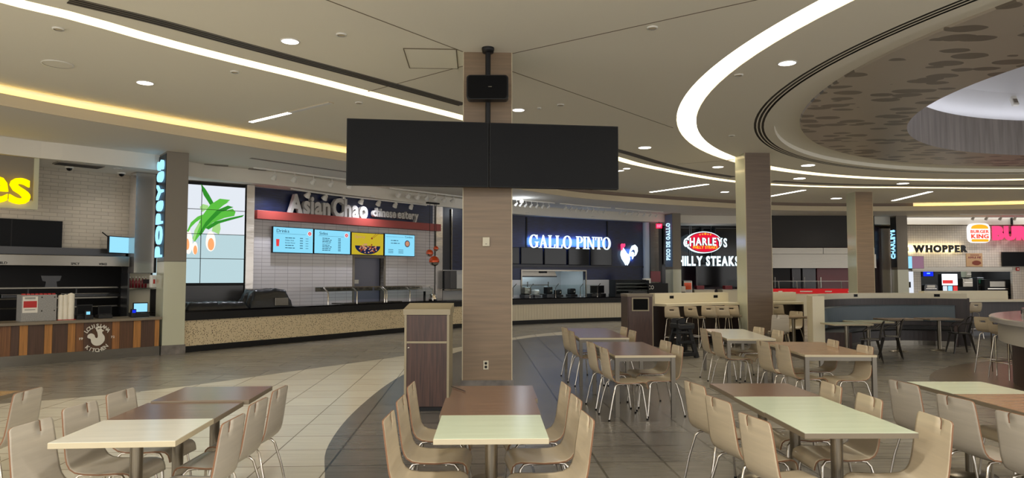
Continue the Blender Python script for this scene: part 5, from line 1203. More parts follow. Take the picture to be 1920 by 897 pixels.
for lab, x0, x1, m_, o_ in (('black equipment block under the steel hood at left', 1449, 1482, 'black', -.8), ('dark red panel under the steel hood', 1485, 1502, 'maroon', -.9), ('grey metal cabinet under the steel hood', 1505, 1530, 'steel_dk', -.8), ('red back panel under the steel hood at right', 1532, 1590, 'dark_red', -.95)):
    a, b, z0, z1 = FS2.rect(x0, 503, x1, 545, o_); t = thing('kitchen_unit', lab, 'kitchen unit', FS2.pt(a, 0, o_), FS2.rz)
    mb = MB(); mb.box(0, b-a, 0, .3, 0, 2.25, 0, .01); mb.build('body', M[m_], t); mb = MB(); mb.box((b-a)*.1, (b-a)*.13, -.03, 0, 1.2, 1.7); mb.build('handle', M['steel'], t)
a, b, z0, z1 = FS2.rect(1440, 543, 1600, 551, 1.0); t = thing('shop_counter', 'steak counter with a bright red sign strip and glass guard', 'counter', FS2.pt(a, 0, 1.0), FS2.rz)
mb = MB(); mb.box(0, b-a, .02, .8, 0, z0); mb.build('body', M['quartz'], t)
mb = MB(); mb.box(0, b-a, -.01, .02, z0, z1+.03); mb.build('sign_strip', glow('red_strip_light', (200, 44, 44), .45), t)
mb = MB()
for k, (x_, w_) in enumerate(((.15, .3), (1.1, .9), (2.2, .5), (3.2, .9))): mb.box(x_+.3, x_+.3+w_*.6, -.014, -.01, z0+.07, z0+.12)
mb.build('sign_marks', M['white_paint'], t)
for px in (1463, 1497, 1538, 1580):
    q = FS2.hit(px, 540, 1.0)[0]-a; mb = MB(); mb.tube([(q, .1, z0), (q-.05, .05, z1+.35)], .02, 8); mb.build('guard_post', M['chrome'], t)
mb = MB(); mb.box(0, b-a, .04, .05, z1+.02, z1+.36); mb.build('guard_glass', M['glass'], t)
mb = MB(); mb.box(0, b-a, .02, .06, z1+.35, z1+.37); mb.build('guard_rail', M['steel'], t)
# dark return and steel column right of the third pillar
FT = Frame((15.0, 33.0), (18, 33.3)); a, b, _, _ = FT.rect(1638, 420, 1650, 500, 0)
t = thing('maroon_column', 'narrow dark maroon column just right of the farthest wood pillar', 'column', FT.pt(a), FT.rz); mb = MB(); mb.box(0, b-a, 0, .2, 0, 4.05); mb.build('cladding', M['maroon'], t); mb = MB(); mb.box(-.02, b-a+.02, -.02, .22, 0, .2); mb.build('base', M['base_grey'], t)
a, b, _, _ = FT.rect(1651, 424, 1668, 540, 0); t = thing('steel_column', 'wavy steel column left of the CHARLEYS lettered pillar', 'column', FT.pt(a), FT.rz)
mb = MB(); mb.box(0, b-a, -.1, .3, 0, 3.98); mb.build('cladding', M['steel_wavy'], t); mb = MB(); mb.box(-.01, b-a+.01, -.11, .31, 0, .15); mb.build('base', M['base_grey'], t)
# ================================================================== SHOP: BURGERS (right)
FB = Frame((17.6, 33.5), (27, 33.5)); wR = 10
ol, orr, oz0, oz1 = FB.rect(1727, 507, 1899, 556, 0); oz0 = .9
mb = MB(); mb.box(.35, ol, 0, .15, 0, ZP); mb.box(orr, 14, 0, .15, 0, ZP); mb.box(ol, orr, 0, .15, oz1, ZP); struct('wall_burger', mb, M['squaretile'], loc=FB.pt(0), rz=FB.rz)
mb = MB(); mb.box(ol-.3, orr+.3, 2.6, 2.7, 0, 3); mb.box(ol-.3, orr+.3, .15, 2.7, 2.7, 2.8); mb.box(ol-.4, ol-.3, .15, 2.7, 0, 2.8); mb.box(orr+.3, orr+.4, .15, 2.7, 0, 2.8); struct('wall_kitchen_burger', mb, M['charcoal'], loc=FB.pt(0), rz=FB.rz)
mb = MB(); mb.box(.35, 14, -.3, -.002, ZS, ZP-.002); struct('ceiling_burger_soffit', mb, M['ceil_grey'], loc=FB.pt(0), rz=FB.rz)
lg = thing('burger_sign', 'illuminated burger-shaped BURGER KING logo with orange buns', 'sign', FB.pt(0), FB.rz)
Z2 = lambda x, y: FB.hit(1660+x*260/1296, 390+y*180/897, .5)
def lgp(poly, m, y, name, d=.03): mb = MB(); mb.prism(poly, y, y+d); mb.build(name, m, lg)
x0, zt_ = Z2(780, 145); x1, zb_ = Z2(984, 326); w_ = x1-x0; h_ = zt_-zb_; cx_ = (x0+x1)/2
def bun(x0, x1, z0, z1, top=True):
    n = 16; r = []
    if top: return [(x0, z0)]+[(x1, z0)]+[((x0+x1)/2+(x1-x0)/2*math.cos(PI*k/n)*1.0, z0+(z1-z0)*math.sin(PI*k/n)**.7) for k in range(1, n)]
    return rrect(x0, x1, z0, z1, (z1-z0)*.45)
lgp(rrect(x0, x1, zb_, zt_, w_*.24), M['glow_white'] if False else glow('sign_white', (255, 250, 245), .7), -.5, 'white_plate', .18)
lgp(bun(x0+w_*.1, x1-w_*.1, zb_+h_*.72, zb_+h_*.94), M['glow_orange'], -.52, 'top_bun', .02)
lgp(bun(x0+w_*.1, x1-w_*.1, zb_+h_*.05, zb_+h_*.18, False), M['glow_orange'], -.52, 'bottom_bun', .02)
rd = glow('sign_redorange', (226, 60, 40), 1.2)
text(None, 'BURGER', x0+w_*.07, zb_+h_*.50, w_*.86, h_*.155, -.52, .02, .02, .1, each=lambda q: q.build('letter', rd, lg))
text(None, 'KING', x0+w_*.09, zb_+h_*.23, w_*.82, h_*.21, -.52, .02, .03, .1, each=lambda q: q.build('letter', rd, lg))
mb = MB(); mb.box(cx_-.1, cx_+.1, -.32, 0, zb_+.3, zb_+.5); mb.build('bracket', M['black'], lg)
sg = thing('shop_sign', 'pink glowing BURGER lettering cut off at the right edge', 'sign', FB.pt(0), FB.rz)
for i, (ch, a_, b_) in enumerate((('B', 1016, 1110), ('U', 1126, 1222), ('R', 1240, 1335), ('G', 1350, 1450))):
    x0, z0 = Z2(a_, 293); x1, z1 = Z2(b_, 170); q = MB(); text(q, ch, x0, z0, x1-x0, z1-z0, -.5, .12, .05); q.build('letter', M['glow_pink'], sg)
x0, z0 = Z2(1020, 230); mb = MB(); mb.box(x0, x0+4, -.38, -.34, z0-.05, z0+.05)
x1 = Z2(1199, 100)[0]; mb.box(x1-.04, x1+.04, -.4, -.34, z0, ZP-.02); mb.build('support', M['black'], sg)
sg = thing('wall_lettering', 'black backlit WHOPPER lettering on cream square tiles', 'sign', FB.pt(0), FB.rz)
Z2b = lambda x, y: FB.hit(1660+x*260/1296, 390+y*180/897, .15)
x0, z0 = Z2b(250, 412); x1, z1 = Z2b(765, 348)
text(None, 'WHOPPER', x0+.05, z0, x1-x0-.05, z1-z0, -.18, .05, .06, .10, each=lambda q: q.build('letter', M['ink'], sg))
xa, _ = Z2b(190, 380); text(None, 'THE', xa-.1, z0+.05, .25, (z1-z0)*.5, -.16, .05, .03, .06, vert=False, each=lambda q: q.build('small_letter', M['ink'], sg))
mb = MB(); mb.box(x0-.6, x1-.1, -.08, -.03, (z0+z1)/2-.05, (z0+z1)/2+.05); mb.build('backlight', M['glow_warm'], sg)
for k in range(4):
    ld = bpy.data.lights.new('backlight_lamp', 'AREA'); ld.shape = 'RECTANGLE'; ld.size = (x1-x0)/4; ld.size_y = .25; ld.energy = 5; ld.color = (1, .85, .5)
    lo = bpy.data.objects.new('backlight_lamp', ld); C.objects.link(lo); lo.parent = sg; lo.location = (x0+(x1-x0)*(k+.5)/4-.2, -.13, (z0+z1)/2); lo.rotation_euler = (PI/2, 0, 0)
def bthing(name, lab, cat, x0, y0, x1, y1, off):
    a, b, z0, z1 = FB.rect(1660+x0*260/1296, 390+y0*180/897, 1660+x1*260/1296, 390+y1*180/897, off); return thing(name, lab, cat, FB.pt(a, z0, off), FB.rz), b-a, z1-z0
t, w_, h_ = bthing('poster', 'apple pie poster on the cream tiles right of the black lettering', 'poster', 757, 425, 908, 550, .03)
mb = MB(); mb.box(0, w_, 0, .025, 0, h_); mb.build('sheet', mat('poster_tan', (186, 150, 110), .6), t)
mb = MB(); text(mb, 'APPLE PIE', w_*.1, h_*.62, w_*.8, h_*.14, -.004, .003, .05); mb.box(w_*.25, w_*.8, -.004, -.001, h_*.84, h_*.89); mb.build('lettering', M['dark_red'], t)
mb = MB(); mb.prism([(w_*(.62+.28*math.cos(k*PI/8)*(1+.1*math.sin(3*k))), h_*(.28+.18*math.sin(k*PI/8))) for k in range(16)], -.004, -.001); mb.build('pie_picture', mat('pie_brown', (122, 58, 40), .6), t)
t, w_, h_ = bthing('menu_display', 'black blank display on the cream tiles at the right edge', 'screen', 1093, 412, 1420, 547, .12)
mb = MB(); mb.box(0, w_, 0, .06, 0, h_, 0, .005); mb.build('housing', M['black'], t); mb = MB(); mb.box(.02, w_-.02, -.003, 0, .02, h_-.02); mb.build('panel', M['screen_off'], t); mb = MB(); mb.box(w_*.4, w_*.6, .06, .119, h_*.3, h_*.6); mb.build('bracket', M['black'], t)
t, w_, h_ = bthing('menu_display', 'half blue, half mauve screen behind the CHARLEYS lettered pillar', 'screen', 190, 452, 360, 568, .8)
mb = MB(); mb.box(0, w_*.35, -.003, .0, .01, h_-.01); mb.build('blue_part', M['scr_ltblue'], t); mb = MB(); mb.box(w_*.35, w_-.01, -.003, 0, .01, h_-.01); mb.build('mauve_part', glow('mauve_screen', (128, 96, 112), .8), t)
mb = MB(); mb.box(0, w_, 0, .05, 0, h_); mb.build('housing', M['black'], t); mb = MB(); mb.box(w_*.45, w_*.55, .05, .79, h_*.45, h_*.55); mb.build('arm', M['black'], t)
t, w_, h_ = bthing('wall_notice', 'tall white lit notice behind the CHARLEYS lettered pillar', 'notice', 195, 585, 263, 800, .05)
mb = MB(); mb.box(0, w_, 0, .03, 0, h_); mb.build('sheet', glow('pale_notice', (205, 210, 220), .8), t); mb = MB(); mb.box(w_*.35, w_*.62, -.004, -.001, h_*.25, h_*.5); mb.box(w_*.1, w_*.3, -.004, -.001, h_*.6, h_*.7); mb.build('print', M['ink'], t)
t, w_, h_ = bthing('extraction_hood', 'shiny steel hood strip above the burger kitchen opening', 'hood', 250, 553, 1190, 588, .35)
mb = MB(); mb.box(0, w_, 0, .34, 0, h_, 0, .01); mb.build('hood_body', M['steel'], t); mb = MB(); mb.box(0, w_, -.02, .35, -.04, 0); mb.build('rim', M['steel'], t)
for nm, lab, cat, q, off, m_, sc_ in (('kitchen_screen', 'royal blue screen in the burger kitchen', 'screen', (340, 592, 460, 645), -.4, 'black', 'scr_royal'),
    ('drink_machine', 'soda machine with a bright white and red lit panel', 'machine', (527, 617, 677, 800), -.3, 'black', 'scr_white')):
    t, w_, h_ = bthing(nm, lab, cat, *q, off); mb = MB(); mb.box(0, w_, 0, .3, 0, h_, 0, .01); mb.build('cabinet', M[m_], t)
    if nm == 'kitchen_screen': mb = MB(); mb.box(w_*.12, w_*.9, -.003, 0, h_*.1, h_*.9); mb.build('panel', M[sc_], t); mb = MB(); mb.box(w_*.4, w_*.65, -.006, -.003, h_*.5, h_*.7); mb.build('bright_text', M['scr_cyan'], t)
    else:
        mb = MB(); mb.box(w_*.02, w_*.98, -.006, 0, h_*.42, h_*.99); mb.build('lit_panel', glow('lit_panel', (240, 245, 255), 1.6), t)
        mb = MB(); mb.box(w_*.05, w_*.7, -.009, -.006, h_*.5, h_*.68); mb.build('red_picture', M['scr_redink'], t)
        for k, c_ in enumerate(('scr_white', 'scr_ltblue', 'scr_redink')):
            mb = MB(); mb.box(w_*(.06+k*.32), w_*(.28+k*.32), -.08, 0, h_*.08, h_*.38, 0, .01); mb.build('nozzle', M[c_], t)
for nm, lab, q, m_, off in (('coffee_brewer', 'round-topped dark brewer in the burger kitchen', (365, 715, 490, 800), 'steel_dk', -.3), ('broiler', 'dark machine with glowing grey window at the right of the burger kitchen', (930, 670, 1170, 850), 'black', -.3),
    ('shelf_unit', 'grey rack with hanging sheets in the burger kitchen', (725, 660, 820, 740), 'steel', -.5), ('fryer', 'dark green tinted cabinet in the burger kitchen', (860, 650, 925, 800), 'steel_dk', -.6), ('paper_rack', 'teal paper holder at the top of the burger kitchen', (755, 592, 805, 650), 'pillar_glass', -.4)):
    t, w_, h_ = bthing(nm, lab, 'machine' if nm in ('coffee_brewer', 'broiler', 'fryer') else 'rack', *q, off)
    if nm == 'coffee_brewer': mb = MB(); mb.prism(rrect(0, w_, 0, h_, h_*.3), 0, .35)
    else: mb = MB(); mb.box(0, w_, 0, .4, 0, h_, 0, .02)
    mb.build('body', M[m_], t)
    mb = MB(); mb.box(w_*.2, w_*.8, -.01, 0, h_*.62, h_*.9); mb.build('window', M['steel'] if nm != 'fryer' else mat('green_panel', (60, 140, 110), .3), t)
    mb = MB(); mb.box(w_*.1, w_*.9, -.03, -.01, h_*.5, h_*.54); mb.build('handle', M['chrome'], t)
mb = MB(); mb.box(ol-.2, orr+.2, .3, 1.0, .82, .9); o = mb.build('back_counter', M['steel'], None, FB.pt(0), FB.rz); tag(o, 'steel work counter inside the burger kitchen opening', 'worktop')
for k in range(3):  # area lights without fittings, out of sight in the burger kitchen
    ld = bpy.data.lights.new('kitchen_area_light', 'AREA'); ld.size = .6; ld.energy = 12; ld.color = (.85, .95, 1); lo = bpy.data.objects.new('kitchen_area_light', ld); C.objects.link(lo); lo.location = FB.pt(ol+.8+k*1.5, 2.6, -1.3)
ld = bpy.data.lights.new('kitchen_area_light', 'AREA'); ld.size = .8; ld.energy = 30; ld.color = (.7, .9, 1); lo = bpy.data.objects.new('kitchen_area_light', ld); C.objects.link(lo); lo.location = FG.pt((kl+kr)/2, 2.5, -1.2)  # one more without a fitting, in the kitchen behind the pass-through window
track('lighting track above the pink lettering at the right edge', 'small white track spotlight above the pink lettering', [(1800, 401.5), (1860, 402), (1930, 402)], 4, .06, z=ZP, energy=12)
t = thing('wall_alarm', 'small red alarm box on the cream tiles at the far right', 'alarm', FB.pt(Z2b(1255, 572)[0], Z2b(1255, 572)[1], .04)); mb = MB(); mb.box(-.08, .08, 0, .04, -.08, .08, 0, .01); mb.build('box_body', M['red'], t); mb = MB(); mb.box(-.04, .04, -.01, 0, -.03, .03); mb.build('lens', M['white_plastic'], t)
# ================================================================== HIGH BAR, BOOTH, ISLAND
def high_bar(lab, pts, splash=True, sp_range=None, base_m='walnut_dk'):
    P = resample(catmull(pts, 8), 40); t = thing('high_bar', lab, 'counter', (0, 0, 0))
    mb = MB(); mb.sweep(P, [(0, .99), (.42, .99), (.42, 1.05), (0, 1.05)]); mb.build('bar_top', M['quartz'], t)
    Q = P if sp_range is None else P[sp_range[0]:sp_range[1]]
    if splash:
        mb = MB(); mb.sweep(Q, [(.42, .99), (.62, .99), (.62, 1.30), (.42, 1.30)]); mb.build('raised_ledge', M['quartz'], t)
    mb = MB(); mb.sweep(P, [(.40, .0), (.60, .0), (.60, .985), (.40, .985)]); mb.build('front_panel', M[base_m], t)
    mb = MB(); mb.sweep(P, [(.37, 0), (.40, 0), (.40, .12), (.37, .12)]); mb.build('kick_base', M['steel_dk'], t)
    for e in (P[0], P[-1]):
        i = 0 if e is P[0] else len(P)-1; d = (P[min(i+1, len(P)-1)]-P[max(i-1, 0)]).normalized(); n = Vector((-d.y, d.x)); s_ = d*.04*(1 if i == 0 else -1)
        mb = MB(); mb.slab([e+n*.02+s_, e+n*.4+s_, e+n*.4, e+n*.02], 0, .99); mb.build('end_panel', M[base_m], t)
    return t, P
def outlet_on(lab, P, px, off, z):
    u = (px-960)/1330; i = min(range(len(P)), key=lambda k: abs(P[k].x/P[k].y-u)); d = (P[min(i+1, len(P)-1)]-P[max(i-1, 0)]).normalized()
    n = Vector((-d.y, d.x)); p = P[i]+n*(off-.002); t = thing('bar_outlet', lab, 'outlet', (p.x, p.y, z), math.atan2(d.y, d.x))
    mb = MB(); mb.box(-.065, .065, -.01, 0, -.035, .035, 0, .003); mb.build('plate', M['black'], t)
    mb = MB(); mb.box(-.04, -.01, -.013, -.01, -.02, .02); mb.box(.01, .04, -.013, -.01, -.02, .02); mb.build('socket', M['rubber'], t)
b1, P1_ = high_bar('long cream topped bar with stools, left of the second pillar', [(3.72, 17.15), (4.8, 17.75), (5.83, 18.22)])
high_bar('short cream topped bar between the second pillar and the booth', [(6.62, 18.5), (7.15, 18.6), (7.65, 18.65)])
for lab, px in (('black outlet on the cream bar ledge, near the walnut kiosk', 1279), ('black outlet on the cream bar ledge, near the second pillar', 1362)): outlet_on(lab, P1_, px, .42, 1.20)
b2, P2_ = high_bar('cream topped bar behind the booth at right, below the burger shop', [(11.9, 19.9), (13.2, 20.3), (14.6, 20.5), (17, 20.5)], True, (0, 22), 'walnut_dk')
# booth
bo = catmull([(6.72, 15.35), (6.95, 16.2), (7.6, 17.2), (8.55, 17.95), (9.6, 18.3), (10.6, 18.2), (11.35, 17.75)], 8); BP = resample(bo, 50)
bt = thing('booth', 'big curved booth with cream top, dark wood back and blue-grey cushions', 'booth', (0, 0, 0))
mb = MB(); mb.sweep(BP, [(0, 1.16), (.22, 1.16), (.22, 1.29), (0, 1.29)]); mb.build('top_ledge', M['quartz'], bt)
mb = MB(); mb.sweep(BP, [(.06, 0), (.22, 0), (.22, 1.158), (.06, 1.158)]); mb.build('outer_shell', M['quartz'], bt)
mb = MB(); mb.sweep(BP, [(0, 0), (.055, 0), (.055, 1.158), (0, 1.158)]); mb.build('inner_panel', M['walnut_dk'], bt)
e = BP[0]; d = (BP[1]-BP[0]).normalized(); n = Vector((-d.y, d.x)); mb = MB(); mb.slab([e-d*.03-n*.01, e-n*.01, e+n*.23, e-d*.03+n*.23], 0, 1.29); mb.build('end_post', M['quartz'], bt)
e = BP[-1]; d = (BP[-1]-BP[-2]).normalized(); n = Vector((-d.y, d.x)); mb = MB(); mb.slab([e+d*.05-n*.02, e-n*.02, e+n*.22, e+d*.05+n*.22], 0, 1.17); mb.build('end_panel', M['walnut_dk'], bt)
segs = [(2, 16), (16, 31), (31, 47)]
for a, b in segs:
    mb = MB(); mb.sweep(BP[a:b+1], [(-.10, .58), (-.13, .62), (-.11, .96), (-.07, .99), (-.002, .99), (-.002, .58)]); mb.build('back_cushion', M['bluegrey'], bt)
    mb = MB(); mb.sweep(BP[a:b+1], [(-.58, .38), (-.60, .41), (-.58, .47), (-.12, .48), (-.004, .47), (-.004, .38)]); mb.build('seat_cushion', M['seat_vinyl'], bt)
mb = MB(); mb.sweep(BP[2:48], [(-.46, 0), (-.004, 0), (-.004, .378), (-.46, .378)]); mb.build('seat_base', M['walnut_dk'], bt)
mb = MB(); mb.sweep(BP[2:48], [(-.475, 0), (-.462, 0), (-.462, .12), (-.475, .12)]); mb.build('kick_plate', M['steel'], bt)
for k in (2, 47):
    p = BP[k]; d = (BP[min(k+1, 49)]-BP[k-1]).normalized()*(-1 if k == 2 else 1); n = Vector((d.y, -d.x))*(-1 if k == 2 else 1); mb = MB(); mb.slab([p, p+d*.04, p+d*.04+n*.6, p+n*.6], 0, .5); mb.build('seat_end', M['walnut'], bt)
for lab, px in (('black outlet on the cream booth ledge, left', 1601), ('black outlet on the cream booth ledge, right', 1757)): outlet_on(lab, BP, px, 0, 1.235)
# island
isl = thing('island_bar', 'round-edged grey topped bar island at the right edge', 'counter', (11.9, 9.3, 0)); RI = 4.72
def iarc(r, a0=100, a1=205, n=60): return [Vector((r*math.cos(math.radians(a0+(a1-a0)*i/n)), r*math.sin(math.radians(a0+(a1-a0)*i/n)))) for i in range(n+1)]
I0 = iarc(RI)
mb = MB(); mb.sweep(I0, [(0, .99), (1.1, .99), (1.1, 1.07), (.015, 1.07), (0, 1.055)]); mb.build('top', M['grey_top'], isl)
mb = MB(); mb.sweep(iarc(RI, 100, 146), [(.55, 0), (.62, 0), (.62, .985), (.55, .985)]); mb.sweep(iarc(RI, 146, 205), [(.5, 0), (.57, 0), (.57, .985), (.5, .985)]); mb.build('base_panel', M['walnut_dk'], isl)
mb = MB(); mb.sweep(iarc(RI, 147.2, 205), [(.12, .68), (.45, .68), (.45, .985), (.12, .985)]); mb.build('apron_box', M['apron'], isl)
mb = MB(); mb.sweep(iarc(RI, 147.6, 205), [(.3, 0), (.49, 0), (.49, .675), (.3, .675)]); mb.build('lower_panel', M['walnut'], isl)
mb = MB(); mb.sweep(iarc(RI, 145.8, 205), [(.45, 1.071), (.75, 1.071), (.75, 1.2), (.45, 1.2)]); mb.build('raised_box', M['grey_top'], isl)
mb = MB(); mb.sweep(iarc(RI, 146.2, 147.0, 3), [(.44, 1.1), (.449, 1.1), (.449, 1.17), (.44, 1.17)]); mb.build('outlet', M['black'], isl)
# ================================================================== BINS
def kiosk(lab, x, y, rz, w_, d_, h_, left_open=False):
    t = thing('waste_kiosk', lab, 'bin', (x, y, 0), rz)
    return t
x, y = W(757, 772, 0); t = thing('waste_kiosk', 'tall walnut waste kiosk with sloped cream top, left of the central pillar', 'bin', (x, y, 0), ROT+math.radians(-3))
w_, d_, h_ = .57, .55, 1.27
mb = MB(); mb.box(.03, w_-.03, .006, .03, .06, .855); dd = mb.build('door', M['walnut'], t)
mb = MB(); mb.lathe([(0, -.012), (.012, -.012), (.012, 0)], (.055, .006, .80), 12, axis='y'); mb.build('lock', M['chrome'], dd)
mb = MB(); mb.box(.03, w_-.03, .006, .03, .885, 1.215); mb.build('upper_panel', M['walnut'], t)
mb = MB(); mb.box(.03, w_-.03, 0, .03, .857, .883); mb.build('cross_rail', M['bin_trim'], t)
mb = MB(); mb.box(0, .028, 0, d_, .0, 1.22); mb.box(w_-.028, w_, 0, d_, 0, 1.22); mb.build('corner_post', M['bin_trim'], t)
mb = MB(); mb.box(.029, w_-.029, .031, d_, .05, 1.215); mb.build('body', M['walnut'], t)
mb = MB(); mb.box(.01, w_-.01, .01, d_-.01, 0, .049); mb.build('plinth', M['black'], t)
mb = MB(); mb.add([(-.015, -.01, 1.22), (w_+.015, -.01, 1.22), (w_+.015, d_, 1.22), (-.015, d_, 1.22), (-.015, -.01, 1.29), (w_+.015, -.01, 1.29), (w_+.015, d_, 1.35), (-.015, d_, 1.35)], [(0, 1, 2, 3), (4, 5, 6, 7), (0, 1, 5, 4), (1, 2, 6, 5), (2, 3, 7, 6), (3, 0, 4, 7)]); mb.build('sloped_top', M['bin_trim'], t)
x, y = W(1174, 651, 0); t = thing('waste_kiosk', 'walnut waste kiosk with a black opening at the left end of the cream bar', 'bin', (3.62-.86, 17.0, 0), math.radians(3))
w_, d_ = .60, .75
x_, = (ray(1175, 600)[0]/ray(1175, 600)[1]*16.9,); t.location = (x_, 16.75, 0)
mb = MB(); mb.box(.02, w_-.01, 0, .02, .05, 1.24); mb.build('front_panel', M['walnut'], t)
mb = MB(); mb.box(.10, w_-.09, -.016, .0, .90, 1.22); fr = mb.build('opening_frame', M['bin_trim'], t)
mb = MB(); mb.box(.13, w_-.12, -.02, -.012, .93, 1.19); mb.build('flap', M['rubber'], fr)
mb = MB(); mb.box(0, w_, .021, d_, .05, 1.24); mb.build('body', M['walnut'], t)
for z in (1.0,):
    mb = MB(); mb.box(w_, w_+.008, .03, d_, .86, .88); mb.build('side_rail', M['bin_trim'], t)
mb = MB(); mb.box(w_-.012, w_+.008, -.006, .022, .05, 1.24); mb.build('corner_trim', M['bin_trim'], t)
mb = MB(); mb.box(.01, w_-.01, .02, d_-.02, 0, .05); mb.build('plinth', M['black'], t)
mb = MB(); mb.box(-.01, w_+.015, -.01, d_+.01, 1.24, 1.30, 0, .004); mb.build('top', M['edge_grey'], t)
tr = thing('serving_tray', 'stack of dark trays on top of the walnut kiosk by the bar', 'trays', (x_+.3, 17.05, 1.30), .1)
for k in range(3):
    mb = MB(); mb.prism(rrect(-.2, .2, -.14, .14, .04), 0, .012); tt = mb.build('tray', M['plastic_black'], tr, (0, 0, .014+k*.016)); tt.rotation_euler = (PI/2, 0, k*.05)
# high chair
hx, hy = W(1279, 670, 0); hc = thing('high_chair', 'black plastic baby high chair standing by the bar stools', 'high chair', (hx, hy, 0), math.radians(18))
for s_ in (-1, 1):
    mb = MB(); mb.prism([(-.05, 0), (.05, 0), (.035, .66), (-.035, .66)], -.03, .03); l = mb.build('leg', M['plastic_black'], hc, (s_*.22, -.22, 0)); l.rotation_euler = (math.radians(-13), math.radians(-s_*9), 0)
    mb = MB(); mb.prism([(-.05, 0), (.05, 0), (.035, .70), (-.035, .70)], -.03, .03); l = mb.build('leg', M['plastic_black'], hc, (s_*.22, .24, 0)); l.rotation_euler = (math.radians(13), math.radians(-s_*9), 0)
    mb = MB(); mb.box(s_*.20-.03, s_*.20+.03, -.22, .24, .06, .13, 0, .01); mb.build('side_foot', M['plastic_black'], hc)
mb = MB(); mb.box(-.2, .2, -.25, -.19, .04, .12, 0, .01); mb.build('front_stretcher', M['plastic_black'], hc)
mb = MB(); mb.box(-.19, .19, -.2, -.15, .30, .36, 0, .01); mb.build('footrest', M['plastic_black'], hc)
mb = MB(); mb.box(-.17, .17, -.14, .16, .50, .54, 0, .01); mb.build('seat', M['plastic_black'], hc)
mb = MB(); mb.prism(rrect(-.17, .17, .54, .82, .05), .12, .16); mb.build('backrest', M['plastic_black'], hc)
mb = MB(); mb.box(-.19, .19, -.20, -.14, .60, .70, 0, .02); mb.box(-.20, -.15, -.2, .16, .62, .72, 0, .02); mb.box(.15, .20, -.2, .16, .62, .72, 0, .02); mb.build('tray_rim', M['plastic_black'], hc)
mb = MB(); mb.tube([(-.17, -.1, .72), (-.2, -.14, .80), (-.14, -.18, .82)], .02, 8); mb.build('strap', M['plastic_black'], hc)
# ================================================================== TABLES
def ped_table(lab, c, w_, d_, rz, top, edge, z=.75, base='tube', grp=None, small=False):
    t = thing('pedestal_table', lab, 'table', (c[0], c[1], 0), rz, grp)
    mb = MB(); mb.box(-w_/2, w_/2, -d_/2, d_/2, z-.035, z-.002, 0, .002); mb.build('table_edge', edge, t)
    mb = MB(); mb.box(-w_/2+.002, w_/2-.002, -d_/2+.002, d_/2-.002, z-.002, z); mb.build('tabletop', top, t)
    mb = MB(); mb.cyl(0, 0, .03, z-.05, .038 if not small else .04, 24); mb.build('column', M['ped'], t)
    mb = MB(); mb.lathe([(0, .04), (.05, .04), (.20, .016), (.21, 0), (0, 0)], (0, 0, 0), 32); mb.build('base_plate', M['ped'], t)
    mb = MB(); mb.box(-.18, .18, -.03, .03, z-.055, z-.035); mb.box(-.03, .03, -.18, .18, z-.055, z-.035); mb.build('spider', M['black'], t)
    return t
def row(tag_, near_l, near_r, rz, spec):
    """rows of pedestal tables pushed end to end; near_l/near_r = world xy of the near corners"""
    a, b = Vector(near_l), Vector(near_r); w_ = (b-a).length; dx = (b-a).normalized(); dy = Vector((-dx.y, dx.x)); off = 0
    rz = math.atan2(dx.y, dx.x); out = []
    for lab, dep, top, edge, shift, dz in spec:
        c = a+dx*(w_/2+shift)+dy*(off+dep/2); out.append(ped_table(lab, c, w_+(.02 if shift else 0), dep-.004, rz, top, edge, .75+dz)); off += dep
    return out
def frame2(px_nl, px_nr): return W(*px_nl, .75), W(*px_nr, .75)
def rowdir(nl, nr, ang):
    a = Vector(W(*nl, .75)); b = Vector(W(*nr, .75)); w_ = (b-a).length; return a, a+Vector((math.cos(ang), math.sin(ang)))*w_
r_ = rowdir((88.4, 831.6), (334, 824), math.radians(4.5))
row('left', r_[0], r_[1], 0, [('cream topped table nearest the camera in the left row', .66, M['top_cream'], M['edge_cream'], 0, 0), ('middle brown wood table of the left row', .67, M['top_brown'], M['edge_grey'], .0, -.004), ('farthest brown wood table of the left row', .70, M['top_brown'], M['edge_grey'], .03, .008)])
r_ = rowdir((812, 824), (1030, 824), math.radians(1.8))
row('centre', r_[0], r_[1], 0, [('pale green topped table nearest the camera in front of the central pillar', .72, M['top_white'], M['edge_cream'], 0, 0), ('middle brown table of the row in front of the central pillar', .71, M['top_brown'], M['edge_grey'], -.005, 0), ('farthest brown table of the row, nearest the central pillar', .69, M['top_brown'], M['edge_grey'], .02, -.012)])
r_ = rowdir((1509, 813), (1716, 810), math.radians(.5))
row('right', r_[0], r_[1], 0, [('nearest pale green table of the right row', .68, M['top_white'], M['edge_grey'], 0, 0), ('middle pale green table of the right row', .67, M['top_white'], M['edge_grey'], 0, -.004), ('farthest brown table of the right row', .68, M['top_brown'], M['edge_grey'], 0, 0)])
a = Vector(W(1699, 716, .75)); b = Vector(W(1838, 716, .75)); w_ = (b-a).length; dx = Vector((1, 0)); 
for lab, dep0, dep1, top in (('far pale green table of the row at the right edge', 0, .68, M['top_white']), ('middle tan table of the row at the right edge', .68, 1.36, M['top_tan']), ('near tan table of the row cut off by the right edge', 1.36, 2.04, M['top_tan'])):
    ped_table(lab, (a.x+w_/2+.005, a.y-(dep0+dep1)/2), w_, .676, 0, top, M['edge_grey'])
p = W(41, 734, .75); ped_table('tan topped table cut off by the left edge of the photo', (p[0]-.34, p[1]-.34), .68, .68, math.radians(4), M['top_tan'], M['edge_grey'])
